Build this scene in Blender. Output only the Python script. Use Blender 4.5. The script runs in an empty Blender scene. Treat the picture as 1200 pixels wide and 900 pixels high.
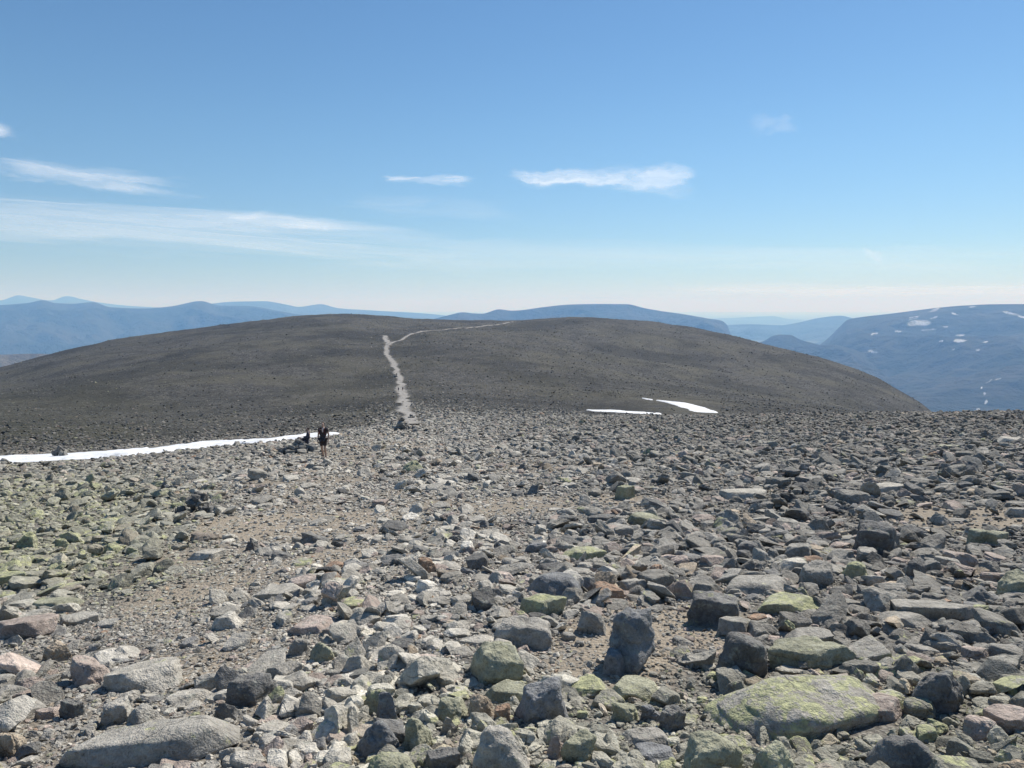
import bpy, bmesh, math, random
import numpy as np
from mathutils import Vector, Matrix, Euler
from mathutils.kdtree import KDTree
random.seed(7)
rng = np.random.default_rng(11)
PI = math.pi
sc = bpy.context.scene
COL = sc.collection

# ------------------------------------------------------------------ camera model (camera at the origin, looks +Y)
F = 873.0
PITCH = math.radians(5.9)
CP, SP = math.cos(PITCH), math.sin(PITCH)

def ray(col, row):
    X = (np.asarray(col, float) - 600) / F
    Z = (450 - np.asarray(row, float)) / F
    y = CP + Z * SP
    z = -SP + Z * CP
    return np.arctan2(X, y), z / np.hypot(X, y)

def project(x, y, z):
    d = y * CP - z * SP
    u = y * SP + z * CP
    d = np.where(d < 0.05, 0.05, d)
    return 600 + F * x / d, 450 - F * u / d

# ------------------------------------------------------------------ numpy value noise
def _h(ix, iy, iz, seed):
    n = (ix * 374761393 + iy * 668265263 + iz * 2147483647 + seed * 974711) & 0xffffffff
    n = ((n ^ (n >> 13)) * 1274126177) & 0xffffffff
    n = ((n ^ (n >> 16)) * 2246822519) & 0xffffffff
    return ((n ^ (n >> 15)) & 0xffffff) / 8388607.5 - 1.0

def noise3(x, y, z, seed=0):
    x = np.asarray(x, float); y = np.asarray(y, float); z = np.asarray(z, float) + 0 * x
    ix, iy, iz = np.floor(x).astype(np.int64), np.floor(y).astype(np.int64), np.floor(z).astype(np.int64)
    fx, fy, fz = x - ix, y - iy, z - iz
    fx, fy, fz = [f * f * f * (f * (f * 6 - 15) + 10) for f in (fx, fy, fz)]
    r = 0
    for a in (0, 1):
        wa = fx if a else 1 - fx
        for b in (0, 1):
            wb = fy if b else 1 - fy
            for c in (0, 1):
                wc = fz if c else 1 - fz
                r = r + wa * wb * wc * _h(ix + a, iy + b, iz + c, seed)
    return r

def fbm(x, y, z=0.0, seed=0, octs=4, gain=0.5):
    s, a, f = 0, 1.0, 1.0
    for k in range(octs):
        s = s + a * noise3(np.asarray(x) * f + 13.7 * k, np.asarray(y) * f - 7.1 * k, np.asarray(z) * f + 3.3 * k, seed + k)
        a *= gain; f *= 2.03
    return s

def pchip(xk, yk, x):
    """monotone cubic; xk,yk: (K,N) or (K,), x: (N,)"""
    xk = np.asarray(xk, float); yk = np.asarray(yk, float); x = np.asarray(x, float)
    if xk.ndim == 1:
        xk = np.repeat(xk[:, None], x.size, 1); yk = np.repeat(yk[:, None], x.size, 1)
    h = np.diff(xk, axis=0); d = np.diff(yk, axis=0) / h
    m = np.zeros_like(yk)
    w1 = 2 * h[1:] + h[:-1]; w2 = h[1:] + 2 * h[:-1]
    same = (d[1:] * d[:-1]) > 0
    with np.errstate(divide='ignore', invalid='ignore'):
        mm = (w1 + w2) / (w1 / d[:-1] + w2 / d[1:])
    m[1:-1] = np.where(same, mm, 0)
    m[0] = d[0]; m[-1] = d[-1]
    K = xk.shape[0]
    i = np.clip((x[None, :] >= xk).sum(0) - 1, 0, K - 2)
    n = np.arange(x.size)
    x0, hh = xk[i, n], h[i, n]
    t = np.clip((x - x0) / hh, 0, 1)
    y0, y1, m0, m1 = yk[i, n], yk[i + 1, n], m[i, n], m[i + 1, n]
    t2, t3 = t * t, t * t * t
    return (2*t3 - 3*t2 + 1) * y0 + (t3 - 2*t2 + t) * hh * m0 + (-2*t3 + 3*t2) * y1 + (t3 - t2) * hh * m1

# ------------------------------------------------------------------ terrain
CAMH = 1.62
def curve(pts):                       # (col, R, row)
    th, s = ray([p[0] for p in pts], [p[2] for p in pts])
    R = np.array([p[1] for p in pts], float)
    return th, R, R * s
K_EDGE = curve([(-400, 40, 560), (0, 45, 544), (200, 52, 527), (410, 60, 510), (475, 75, 498), (600, 85, 493), (800, 90, 488), (1000, 85, 485), (1100, 80, 484.5), (1200, 75, 484), (1600, 60, 484)])
K2 = curve([(-400, 150, 525), (0, 150, 514), (200, 150, 507), (410, 150, 495), (475, 150, 489.5), (600, 150, 488), (700, 150, 488), (800, 150, 489), (900, 150, 493), (1000, 150, 500), (1100, 150, 525), (1200, 150, 560), (1600, 150, 600)])
K3 = curve([(-400, 300, 490), (0, 300, 478), (200, 300, 470), (410, 300, 461), (470, 300, 458), (600, 300, 464), (700, 300, 470), (800, 300, 475), (900, 300, 482), (1000, 300, 491), (1100, 300, 520), (1200, 300, 570), (1600, 300, 620)])
K4 = curve([(-400, 600, 500), (0, 600, 448), (100, 600, 427), (200, 600, 413), (300, 600, 403), (400, 600, 396), (455, 600, 399), (520, 600, 396), (600, 600, 400), (700, 600, 413), (800, 600, 430), (900, 600, 447), (1000, 600, 467), (1090, 600, 494), (1200, 600, 560), (1600, 600, 620)])
CR = [(-400, 800, 520), (-100, 830, 450), (0, 850, 431), (50, 880, 419), (100, 900, 407.5), (150, 930, 397), (200, 960, 390), (250, 990, 383), (300, 1020, 376.5), (350, 1060, 371), (400, 1100, 368), (440, 1120, 370), (480, 1150, 373.5), (530, 1170, 375), (590, 1170, 375.5), (640, 1150, 373), (690, 1100, 371.5), (740, 1050, 375), (800, 980, 382.5), (850, 920, 392), (900, 880, 405), (950, 830, 419), (1000, 790, 437), (1050, 740, 461), (1085, 710, 480), (1110, 700, 500), (1200, 700, 560), (1600, 700, 620)]
K5 = curve(CR)

def terrain(x, y):
    x = np.asarray(x, float).ravel(); y = np.asarray(y, float).ravel()
    r = np.hypot(x, y); th = np.arctan2(x, y)
    ths = [np.clip(th, k[0][0], k[0][-1]) for k in (K_EDGE, K2, K3, K4, K5)]
    Rs, Zs = [np.zeros_like(r)], [np.full_like(r, -CAMH)]
    for k, t in zip((K_EDGE, K2, K3, K4, K5), ths):
        Rs.append(pchip(k[0], k[1], t)); Zs.append(pchip(k[0], k[2], t))
    # a knot half-way keeps the near plateau straight
    Rs.insert(1, Rs[1] * 0.55); Zs.insert(1, Zs[0] + (Zs[1] - Zs[0]) * 0.555)
    crest_z = Zs[-1]
    Rs.append(np.full_like(r, 2300.)); Zs.append(np.minimum(crest_z - 250, -430))
    Rs.append(np.full_like(r, 4300.)); Zs.append(np.full_like(r, -700.))
    Rs.append(np.full_like(r, 120000.)); Zs.append(np.full_like(r, -702.))
    z = pchip(np.array(Rs), np.array(Zs), r)
    near = np.clip((r - 1.0) / 4.0, 0, 1)
    a = 1 / (1 + (r / 140.) ** 2)
    z = z + near * a * (0.16 * fbm(x / 7., y / 7., seed=3, octs=3) + 0.035 * fbm(x / 1.1, y / 1.1, seed=9, octs=2))
    b = np.clip((r - 110) / 200., 0, 1) * np.clip((4000 - r) / 2500., 0, 1)
    z = z + b * (1.5 * fbm(x / 90., y / 90., seed=21, octs=4, gain=.58) + 0.28 * fbm(x / 11., y / 11., seed=5, octs=3))
    return z

_rs = np.exp(np.linspace(math.log(1.2), math.log(9000), 1400))
def hit(col, row):
    th, s = ray(col, row); th = float(th); s = float(s)
    x, y = _rs * math.sin(th), _rs * math.cos(th)
    g = terrain(x, y) / _rs - s
    i = int(np.argmax(g >= 0))
    if g[i] < 0: i = len(_rs) - 1
    if i == 0: r = _rs[0]
    else:
        g0, g1 = g[i - 1], g[i]
        r = _rs[i - 1] + (_rs[i] - _rs[i - 1]) * (-g0) / (g1 - g0 + 1e-12)
    X, Y = r * math.sin(th), r * math.cos(th)
    return X, Y, float(terrain([X], [Y])[0])

# ------------------------------------------------------------------ helpers
def tag(o, label=None, cat=None, group=None, kind=None):
    if label: o['label'] = label
    if cat: o['category'] = cat
    if group: o['group'] = group
    if kind: o['kind'] = kind
    return o

def mesh_obj(name, V, Fc, mat, parent=None, attrs=None, smooth=True, sharp=None, quads=False):
    V = np.asarray(V, np.float32); Fc = np.asarray(Fc, np.int32)
    n = Fc.shape[1]
    me = bpy.data.meshes.new(name)
    me.vertices.add(len(V)); me.vertices.foreach_set('co', V.ravel())
    me.loops.add(Fc.size); me.loops.foreach_set('vertex_index', Fc.ravel())
    me.polygons.add(len(Fc)); me.polygons.foreach_set('loop_start', np.arange(0, Fc.size, n, dtype=np.int32))
    me.update(calc_edges=True)
    me.polygons.foreach_set('use_smooth', np.full(len(Fc), bool(smooth)))
    for k, A in (attrs or {}).items():
        at = me.color_attributes.new(k, 'FLOAT_COLOR', 'POINT')
        at.data.foreach_set('color', np.asarray(A, np.float32).ravel())
    if sharp: me.set_sharp_from_angle(angle=math.radians(sharp))
    me.materials.append(mat)
    o = bpy.data.objects.new(name, me); COL.objects.link(o)
    if parent: o.parent = parent
    return o

def empty(name, loc, rz=0):
    o = bpy.data.objects.new(name, None); COL.objects.link(o)
    o.location = loc; o.rotation_euler = (0, 0, rz); o.empty_display_size = .2
    return o

def grid_faces(nr, nc):
    i = np.arange((nr - 1) * (nc - 1)); a = i // (nc - 1) * nc + i % (nc - 1)
    return np.stack([a, a + 1, a + nc + 1, a + nc], 1)

def ico(sub):
    bm = bmesh.new(); bmesh.ops.create_icosphere(bm, subdivisions=sub, radius=1.0)
    V = np.array([v.co[:] for v in bm.verts]); Fc = np.array([[v.index for v in f.verts] for f in bm.faces]); bm.free()
    return V, Fc
ICO = {k: ico(k) for k in (1, 2, 3, 4, 5)}

# ------------------------------------------------------------------ materials
def new_mat(name):
    m = bpy.data.materials.new(name); m.use_nodes = True
    nt = m.node_tree
    for n in list(nt.nodes):
        if n.type != 'OUTPUT_MATERIAL': nt.nodes.remove(n)
    out = [n for n in nt.nodes if n.type == 'OUTPUT_MATERIAL'][0]
    return m, nt, out

class N:
    def __init__(s, nt): s.nt = nt
    def __call__(s, typ, ins=None, **props):
        n = s.nt.nodes.new(typ)
        for k, v in props.items(): setattr(n, k, v)
        for k, v in (ins or {}).items():
            sk = n.inputs[k]
            if isinstance(v, bpy.types.NodeSocket): s.nt.links.new(v, sk)
            else: sk.default_value = v
        return n
    def noise(s, vec, scale, detail=3, rough=.55, dist=0):
        return s('ShaderNodeTexNoise', {'Vector': vec, 'Scale': scale, 'Detail': detail, 'Roughness': rough, 'Distortion': dist}).outputs['Fac']
    def rng(s, v, a, b, c=0., d=1., smooth=False):
        return s('ShaderNodeMapRange', {'Value': v, 'From Min': a, 'From Max': b, 'To Min': c, 'To Max': d}, interpolation_type='SMOOTHSTEP' if smooth else 'LINEAR').outputs['Result']
    def math(s, op, a, b=0.5, c=0.5):
        n = s('ShaderNodeMath', operation=op)
        for i, v in enumerate((a, b, c)):
            if isinstance(v, bpy.types.NodeSocket): s.nt.links.new(v, n.inputs[i])
            else: n.inputs[i].default_value = v
        return n.outputs[0]
    def mix(s, f, a, b, mode='MIX'):
        n = s('ShaderNodeMix', data_type='RGBA', blend_type=mode)
        for i, v in ((0, f), (6, a), (7, b)):
            if isinstance(v, bpy.types.NodeSocket): s.nt.links.new(v, n.inputs[i])
            else: n.inputs[i].default_value = v if i == 0 else tuple(v) + (1,) if len(v) == 3 else v
        return n.outputs[2]

def rock_material():
    m, nt, out = new_mat('lichened_rock'); q = N(nt)
    pos = q('ShaderNodeNewGeometry').outputs['Position']
    nrm = q('ShaderNodeSeparateXYZ', {0: q('ShaderNodeNewGeometry').outputs['Normal']}).outputs['Z']
    at = q('ShaderNodeAttribute', attribute_name='rk')
    a, c = at.outputs['Alpha'], at.outputs['Color']
    n1 = q.noise(pos, 5.0, 5, .62); n2 = q.noise(pos, 26., 4, .65); n3 = q.noise(pos, 110., 3, .6)
    v = q.rng(n1, .3, .7, .68, 1.3)
    v = q.math('MULTIPLY', v, q.rng(n2, .3, .7, .74, 1.25))
    v = q.math('MULTIPLY', v, q.rng(n3, .3, .7, .8, 1.2))
    base = q.mix(1.0, c, q('ShaderNodeCombineColor', {0: v, 1: v, 2: v}).outputs[0], 'MULTIPLY')
    # pale grey crust lichen
    pale = q.rng(q.noise(pos, 17., 4, .7), .56, .66, 0, .55)
    base = q.mix(pale, base, (.34, .35, .30))
    # black crust
    blk = q.rng(q.noise(pos, 33., 4, .7), .60, .68, 0, .6)
    base = q.mix(blk, base, (.045, .045, .042))
    # yellow-green map lichen, mostly on the upper faces
    ln = q.noise(pos, 9.0, 6, .74, .3)
    ln = q.math('ADD', ln, q.math('MULTIPLY', q.noise(pos, 45., 3, .7), .35))
    th = q.math('SUBTRACT', .90, q.math('MULTIPLY', a, .29))
    l = q.math('MULTIPLY', q.math('SUBTRACT', ln, th), 15.0)
    l = q('ShaderNodeClamp', {0: l}).outputs[0]
    up = q.rng(nrm, -.1, .55, .25, 1.0)
    l = q.math('MULTIPLY', q.math('MULTIPLY', l, up), .9)
    lc = q.mix(q.rng(q.noise(pos, 24., 4, .7), .38, .62), (.24, .25, .15), (.50, .50, .27))
    base = q.mix(l, base, lc)
    wpos = q('ShaderNodeVectorMath', {0: pos, 1: q('ShaderNodeVectorMath', {0: q('ShaderNodeTexNoise', {'Vector': pos, 'Scale': 6., 'Detail': 3.}).outputs['Color'], 1: (.16, .16, .16)}, operation='MULTIPLY').outputs[0]}, operation='ADD').outputs[0]
    ck = q('ShaderNodeTexVoronoi', {'Vector': wpos, 'Scale': 2.1}, feature='DISTANCE_TO_EDGE').outputs['Distance']
    cm = q.rng(q.noise(pos, 1.9, 2, .5), .52, .60)
    ckm = q.math('MULTIPLY', q.rng(ck, 0., .014, 1., 0.), cm)
    base = q.mix(q.math('MULTIPLY', ckm, .4), base, (.07, .07, .06))
    n1 = q.math('ADD', n1, q.math('MULTIPLY', ckm, -.14))
    h = q.math('ADD', q.math('MULTIPLY', n1, 1.0), q.math('ADD', q.math('MULTIPLY', n2, .45), q.math('MULTIPLY', n3, .2)))
    b = q('ShaderNodeBump', {'Height': h, 'Strength': .8, 'Distance': .06})
    p = q('ShaderNodeBsdfPrincipled', {'Base Color': base, 'Roughness': .88, 'Normal': b.outputs[0]})
    p.inputs['Specular IOR Level'].default_value = .25
    nt.links.new(p.outputs[0], out.inputs[0])
    return m

def ground_material():
    m, nt, out = new_mat('stony_ground'); q = N(nt)
    pos = q('ShaderNodeNewGeometry').outputs['Position']
    at = q('ShaderNodeAttribute', attribute_name='gk')      # r: dirt, g: hill, b: valley, a: green
    sp = q('ShaderNodeSeparateColor', {0: at.outputs['Color']})
    dirt, hill, val, green = sp.outputs[0], sp.outputs[1], sp.outputs[2], at.outputs['Alpha']
    # near gravel
    f1 = q.noise(pos, 14., 4, .7); f2 = q.noise(pos, 70., 3, .7)
    vor = q('ShaderNodeTexVoronoi', {'Vector': pos, 'Scale': 32., 'Randomness': 1.})
    grav = q.mix(q.rng(f1, .3, .7), (.13, .122, .108), (.30, .28, .245))
    grav = q.mix(q.rng(vor.outputs['Distance'], .2, .75, 0, .75), grav, (.085, .08, .072))
    dcol = q.mix(q.rng(f2, .3, .7), (.205, .172, .132), (.395, .342, .27))
    near = q.mix(dirt, grav, dcol)
    # far boulder-strewn hill: speckle at several sizes, dark moss, browner patches and painted-in rock and shoulder shade
    s1 = q.noise(pos, .7, 5, .85); s2 = q.noise(pos, .13, 6, .8); s3 = q.noise(pos, .02, 6, .68)
    mp = q('ShaderNodeMapping', {0: pos}); mp.inputs['Scale'].default_value = (.022, .006, .05)
    s4 = q.noise(mp.outputs[0], 1.6, 6, .72, .4)
    hc = q.mix(q.rng(s1, .36, .64), (.012, .012, .011), (.19, .182, .165))
    hc = q.mix(q.rng(s2, .40, .62, 0, .60), hc, (.030, .029, .026))
    hc = q.mix(q.rng(s3, .46, .58, 0, .6), hc, (.112, .104, .076))
    s5 = q.noise(pos, .0085, 5, .62, .5)
    hc = q.mix(q.rng(s5, .47, .57, 0, .55), hc, (.030, .030, .027))
    hc = q.mix(q.rng(s4, .50, .64, 0, .45), hc, (.018, .019, .017))
    hc = q.mix(q.math('MULTIPLY', green, .6), hc, q.mix(q.rng(s1, .4, .6), (.026, .027, .018), (.085, .084, .055)))
    base = q.mix(hill, near, hc)
    # valley moor
    v1 = q.noise(pos, .0011, 7, .6); v2 = q.noise(pos, .006, 5, .6)
    vc = q.mix(q.rng(v1, .35, .65), (.035, .055, .025), (.16, .14, .09))
    vc = q.mix(q.rng(v2, .5, .62, 0, .5), vc, (.04, .055, .03))
    base = q.mix(val, base, vc)
    hgt = q.math('ADD', q.math('MULTIPLY', f1, .03), q.math('MULTIPLY', f2, .008))
    hgt = q.math('ADD', hgt, q.math('MULTIPLY', vor.outputs['Distance'], -.02))
    hgt = q.math('ADD', hgt, q.math('MULTIPLY', q.math('MULTIPLY', s1, hill), .9))
    hgt = q.math('ADD', hgt, q.math('MULTIPLY', q.math('MULTIPLY', s2, hill), 2.2))
    b = q('ShaderNodeBump', {'Height': hgt, 'Strength': .8, 'Distance': 1.0})
    p = q('ShaderNodeBsdfPrincipled', {'Base Color': base, 'Roughness': .95, 'Normal': b.outputs[0]})
    p.inputs['Specular IOR Level'].default_value = .1
    nt.links.new(p.outputs[0], out.inputs[0])
    return m

def snow_material():
    m, nt, out = new_mat('old_snow'); q = N(nt)
    pos = q('ShaderNodeNewGeometry').outputs['Position']
    n = q.noise(pos, .8, 6, .75)
    c = q.mix(q.rng(n, .42, .64), (.74, .75, .77), (.52, .53, .54))
    b = q('ShaderNodeBump', {'Height': n, 'Strength': .5, 'Distance': .25})
    p = q('ShaderNodeBsdfPrincipled', {'Base Color': c, 'Roughness': .7, 'Normal': b.outputs[0]})
    nt.links.new(p.outputs[0], out.inputs[0]); return m

def trail_material():
    m, nt, out = new_mat('worn_trail_gravel'); q = N(nt)
    pos = q('ShaderNodeNewGeometry').outputs['Position']
    n = q.noise(pos, 1.1, 5, .75); n2 = q.noise(pos, .12, 4, .6)
    c = q.mix(q.rng(n, .38, .66), (.14, .13, .118), (.40, .375, .335))
    c = q.mix(q.rng(n2, .45, .65, 0, .4), c, (.2, .18, .155))
    p = q('ShaderNodeBsdfPrincipled', {'Base Color': c, 'Roughness': .95})
    e = q('ShaderNodeSeparateColor', {0: q('ShaderNodeAttribute', attribute_name='edge').outputs['Color']}).outputs[0]
    k = q.math('ADD', q.math('MULTIPLY', e, 1.15), q.rng(q.noise(pos, .55, 5, .75), .3, .7, -.42, .42))
    mm = q('ShaderNodeMixShader', {0: q.rng(k, .42, .95, 1, 0), 1: q('ShaderNodeBsdfTransparent').outputs[0], 2: p.outputs[0]})
    nt.links.new(mm.outputs[0], out.inputs[0]); return m

def mountain_material(name, c1, c2, freq=.004):
    m, nt, out = new_mat(name); q = N(nt)
    pos = q('ShaderNodeNewGeometry').outputs['Position']
    nz = q('ShaderNodeSeparateXYZ', {0: q('ShaderNodeNewGeometry').outputs['Normal']}).outputs['Z']
    at = q('ShaderNodeAttribute', attribute_name='sn').outputs['Color']
    s = q('ShaderNodeSeparateColor', {0: at})
    n = q.noise(pos, freq, 8, .65); n2 = q.noise(pos, freq * 5, 6, .7)
    c = q.mix(q.rng(n, .35, .65), c1, c2)
    c = q.mix(q.rng(n2, .5, .65, 0, .5), c, (.03, .035, .03))
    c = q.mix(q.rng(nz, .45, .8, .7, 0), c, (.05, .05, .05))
    c = q.mix(q.math('MULTIPLY', s.outputs[0], q.rng(n2, .38, .58, .25, 1)), c, (.62, .64, .67))
    b = q('ShaderNodeBump', {'Height': n2, 'Strength': 1., 'Distance': .12 / freq})
    p = q('ShaderNodeBsdfPrincipled', {'Base Color': c, 'Roughness': .95, 'Normal': b.outputs[0]})
    p.inputs['Specular IOR Level'].default_value = .1
    nt.links.new(p.outputs[0], out.inputs[0]); return m

def plain(name, c, rough=.8, nscale=20., amp=.25):
    m, nt, out = new_mat(name); q = N(nt)
    tc = q('ShaderNodeTexCoord').outputs['Object']
    v = q.rng(q.noise(tc, nscale, 3, .6), .3, .7, 1 - amp, 1 + amp)
    col = q.mix(1.0, c, q('ShaderNodeCombineColor', {0: v, 1: v, 2: v}).outputs[0], 'MULTIPLY')
    p = q('ShaderNodeBsdfPrincipled', {'Base Color': col, 'Roughness': rough})
    nt.links.new(p.outputs[0], out.inputs[0]); return m

ROCK = rock_material(); GROUND = ground_material(); SNOW = snow_material(); TRAIL = trail_material()

# ------------------------------------------------------------------ masks over the ground (functions of world position)
DIRT = [hit(*p[:2]) + tuple(p[2:]) for p in [   # col,row, radius across (m), radius along (m), strength
    (335, 612, 1.4, 1.3, 1.), (285, 625, .8, .7, .8), (255, 778, .26, .35, 1.), (225, 652, .8, .7, .7), (205, 708, .5, .4, .7), (398, 590, 1.3, 1.2, .6),
    (650, 592, 1.6, 1.2, .8), (700, 762, .42, .55, 1.), (1125, 604, 1., .8, .8), (780, 716, .5, .6, .8), (620, 755, .3, .3, .5), (240, 690, .6, .5, .8), (370, 655, .8, .7, .8),
    (380, 545, 2.6, 4., .8), (440, 525, 2.4, 4., .7), (478, 502, 3., 8., .8), (470, 600, 2., 1.5, .5), (810, 745, .35, .35, .7), (420, 625, 1., 1., .5), (560, 545, 4, 3, .4), (30, 850, .3, .3, .6), (330, 565, 2., 2., .5)]]
PATHPTS = [hit(*p) for p in [(478, 497), (440, 520), (395, 545), (345, 590), (300, 622), (250, 660), (225, 715), (240, 790), (180, 860)]]
def dirt_mask(x, y):
    m = np.zeros_like(x)
    for (dx, dy, dz, a, b, s) in DIRT:
        r = math.hypot(dx, dy); ux, uy = dx / r, dy / r
        al = (x - dx) * ux + (y - dy) * uy; ac = (x - dx) * uy - (y - dy) * ux
        d = (al / b) ** 2 / 1.15 + (ac / a) ** 2 / 1.15
        m = np.maximum(m, s * np.clip(1.6 - d, 0, 1))
    w = 0.35 * fbm(x / 1.0, y / 1.0, seed=31, octs=3)
    return np.clip(m + w * (m > 0.02), 0, 1)
def path_mask(x, y):
    m = np.full_like(x, 1e9)
    P = [(p[0], p[1]) for p in PATHPTS]
    for (ax, ay), (bx, by) in zip(P[:-1], P[1:]):
        L = (bx - ax) ** 2 + (by - ay) ** 2
        t = np.clip(((x - ax) * (bx - ax) + (y - ay) * (by - ay)) / L, 0, 1)
        d = np.hypot(x - ax - t * (bx - ax), y - ay - t * (by - ay))
        r = np.hypot(x, y)
        m = np.minimum(m, d / (.35 + .035 * r))
    return np.clip(1.5 - m, 0, 1)

# ------------------------------------------------------------------ ground sheet
def build_ground():
    th = np.concatenate([np.linspace(-PI, -.95, 40, endpoint=False), np.linspace(-.95, .95, 640, endpoint=False), np.linspace(.95, PI, 41)])
    r = np.concatenate([[.01], np.exp(np.linspace(math.log(.5), math.log(110000), 860))])
    T, Rr = np.meshgrid(th, r)
    x, y = (Rr * np.sin(T)).ravel(), (Rr * np.cos(T)).ravel()
    z = terrain(x, y)
    rr = Rr.ravel()
    dirt = np.maximum(dirt_mask(x, y), .5 * path_mask(x, y)) * (rr < 120)
    x_c, _w = project(x, y, z); hill = np.clip((rr - np.interp(x_c, [0, 450, 520], [52, 70, 75])) / np.interp(x_c, [0, 450, 600], [25, 60, 90]), 0, 1); val = np.clip((rr - 2500) / 1500., 0, 1)
    c, w = project(x, y, z)
    green = np.clip((330 - c) / 330, 0, 1) * np.clip((w - 425) / 80, 0, 1) * (rr > 60)
    A = np.stack([dirt, hill, val, green], 1)
    o = mesh_obj('ground', np.stack([x, y, z], 1), grid_faces(len(r), len(th)), GROUND, attrs={'gk': A})
    tag(o, kind='structure')
build_ground()

# ------------------------------------------------------------------ far ranges
def mountain(name, sil, R, front, back, mat, rough=1.0, seed=1, step=1.0, nr=110, floor=-705., snow=None, expo=1.25, spur=2000., river=None):
    cols = np.arange(sil[0][0], sil[-1][0] + .01, step)
    rows = pchip([p[0] for p in sil], [p[1] for p in sil], cols)
    th, s = ray(cols, rows)
    t = np.concatenate([np.linspace(0, 1, nr), 1 + np.linspace(0, 1, 24)[1:]])
    TH, TT = np.meshgrid(th, t); S = np.repeat(s[None, :], len(t), 0)
    Rv = R * (1 + .035 * fbm(TH * R / spur, 0 * TH, seed=seed + 5, octs=3)) * np.cos(TH - th.mean()) ** -.2
    r = np.where(TT <= 1, Rv - front * (1 - TT), Rv + back * (TT - 1))
    top = S * Rv
    prof = np.where(TT <= 1, np.clip(TT, 0, 1) ** expo, np.clip(1 - (TT - 1), 0, 1) ** 1.3)
    x, y = r * np.sin(TH), r * np.cos(TH)
    mid = np.clip(4 * prof * (1 - prof), 0, 1) ** .8
    rd = 1 - np.abs(fbm(x / spur, y / spur, seed=seed, octs=5, gain=.5))
    z = floor + (top - floor) * prof + rough * mid * (rd - .75) * 260
    z = np.where(prof < .02, floor - 25, z)
    x, y, z = x.ravel(), y.ravel(), z.ravel()
    A = np.zeros((len(x), 4)); A[:, 3] = 1
    if snow:
        c, w = project(x, y, z)
        c = c + 3.2 * fbm(x / 130, y / 130, seed=70, octs=3); w = w + 1.1 * fbm(x / 120, y / 120, seed=71, octs=3)
        front_side = (np.repeat(t[:, None], len(th), 1).ravel() <= 1.02)
        for (a, b, ww, hh, tilt) in snow:
            dx, dy = c - a, w - b; dy = dy - tilt * dx
            A[:, 0] = np.maximum(A[:, 0], np.clip(2.2 - 2 * ((dx / (ww * .42)) ** 2 + (dy / (hh * .40)) ** 2), 0, 1) * front_side)
    o = mesh_obj(name, np.stack([x, y, z], 1), grid_faces(len(t), len(th)), mat, attrs={'sn': A})
    return tag(o, kind='structure')

MT1 = mountain_material('far_fell', (.025, .033, .022), (.07, .065, .05), .0006)
MT2 = mountain_material('near_fell', (.022, .032, .022), (.075, .07, .055), .0014)
mountain('hills', [(-260, 372), (-150, 356), (-60, 352), (0, 352), (22, 346), (34, 348), (60, 352), (78, 347), (98, 351), (120, 355), (160, 359), (230, 362), (330, 368), (420, 371)], 34000, 6000, 6000, MT1, .7, 3, 1.5, 60, spur=5000)
mountain('hills', [(-300, 372), (-150, 362), (-60, 359), (0, 357.5), (32, 355), (50, 352), (64, 355), (85, 356), (108, 354), (130, 360), (170, 361.5), (200, 359), (235, 353), (258, 358), (290, 358.5), (330, 365), (380, 374), (440, 384)], 15500, 5500, 4000, MT1, 2.2, 8, 1.0, 120, spur=2600, expo=1.1)
mountain('hills', [(190, 372), (240, 357), (275, 353.5), (310, 353), (336, 357), (350, 359.5), (376, 356.5), (396, 361), (440, 364), (500, 367.5), (540, 372)], 24000, 6000, 4000, MT1, 1, 12, 1.0, 80, spur=3600)
mountain('hills', [(440, 384), (505, 374.5), (525, 369.5), (543, 366), (553, 367), (565, 367.5), (585, 362.5), (600, 364), (640, 359.5), (665, 357), (700, 356.2), (735, 356.5), (755, 361), (775, 364.5), (800, 368), (828, 373), (846, 376), (852, 381), (857, 393), (864, 400), (900, 420), (950, 445)], 11500, 4000, 3000, MT2, 1.7, 15, 1.0, 110, spur=1800, expo=.95)
mountain('hills', [(760, 378), (820, 374), (860, 372.5), (905, 370.5), (925, 374), (950, 376), (1000, 378), (1100, 380)], 36000, 6000, 6000, MT1, .6, 17, 1.5, 60, spur=5000)
mountain('hills', [(800, 392), (850, 381), (880, 380), (915, 381), (935, 378), (960, 372.5), (985, 370), (1000, 373), (1050, 380), (1120, 392)], 19500, 5000, 4000, MT1, 1.2, 19, 1.0, 90, spur=2600)
MT3 = mountain_material('brown_moor', (.10, .085, .05), (.20, .17, .11), .003)
mountain('hills', [(-400, 404), (-200, 409), (-80, 413), (0, 415.5), (40, 414.5), (90, 416), (150, 424)], 5200, 1800, 1500, MT3, .25, 41, 1.5, 60, spur=1500)
SN = [(1077, 378, 34, 9, -.1), (1070, 373, 14, 4, -.4), (1093, 363, 16, 3.4, -.35), (1025, 391, 14, 3, -.3), (1053, 388, 10, 3, -.1), (1097, 372, 9, 3.4, -.3), (1120, 367.5, 9, 3.6, 0), (1138, 359.5, 12, 2.6, -.15),
      (1184, 367, 22, 3.2, .22), (1196, 371, 18, 3, .25), (1125, 392, 11, 2.6, 0), (1125, 399, 14, 4.6, .1), (1115, 410, 6, 2.4, 0), (1146, 409.5, 8, 2.6, 0), (1153, 401, 9, 2.6, 0), (1023, 412, 15, 2.4, 0), (1104, 400, 5, 3, 0),
      (1110, 383, 10, 2.6, .1), (1090, 387, 20, 3.6, -.1), (1135, 409, 6, 2, 0), (1150, 480, 6, 3, 0), (1153, 471, 3.4, 7, 0), (1155, 462, 3, 5, 0), (1151, 455, 3, 3, 0), (1158, 447, 6, 1.6, -.5), (1168, 444, 8, 1.4, -.3), (1240, 372, 30, 4, .2)]
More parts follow.
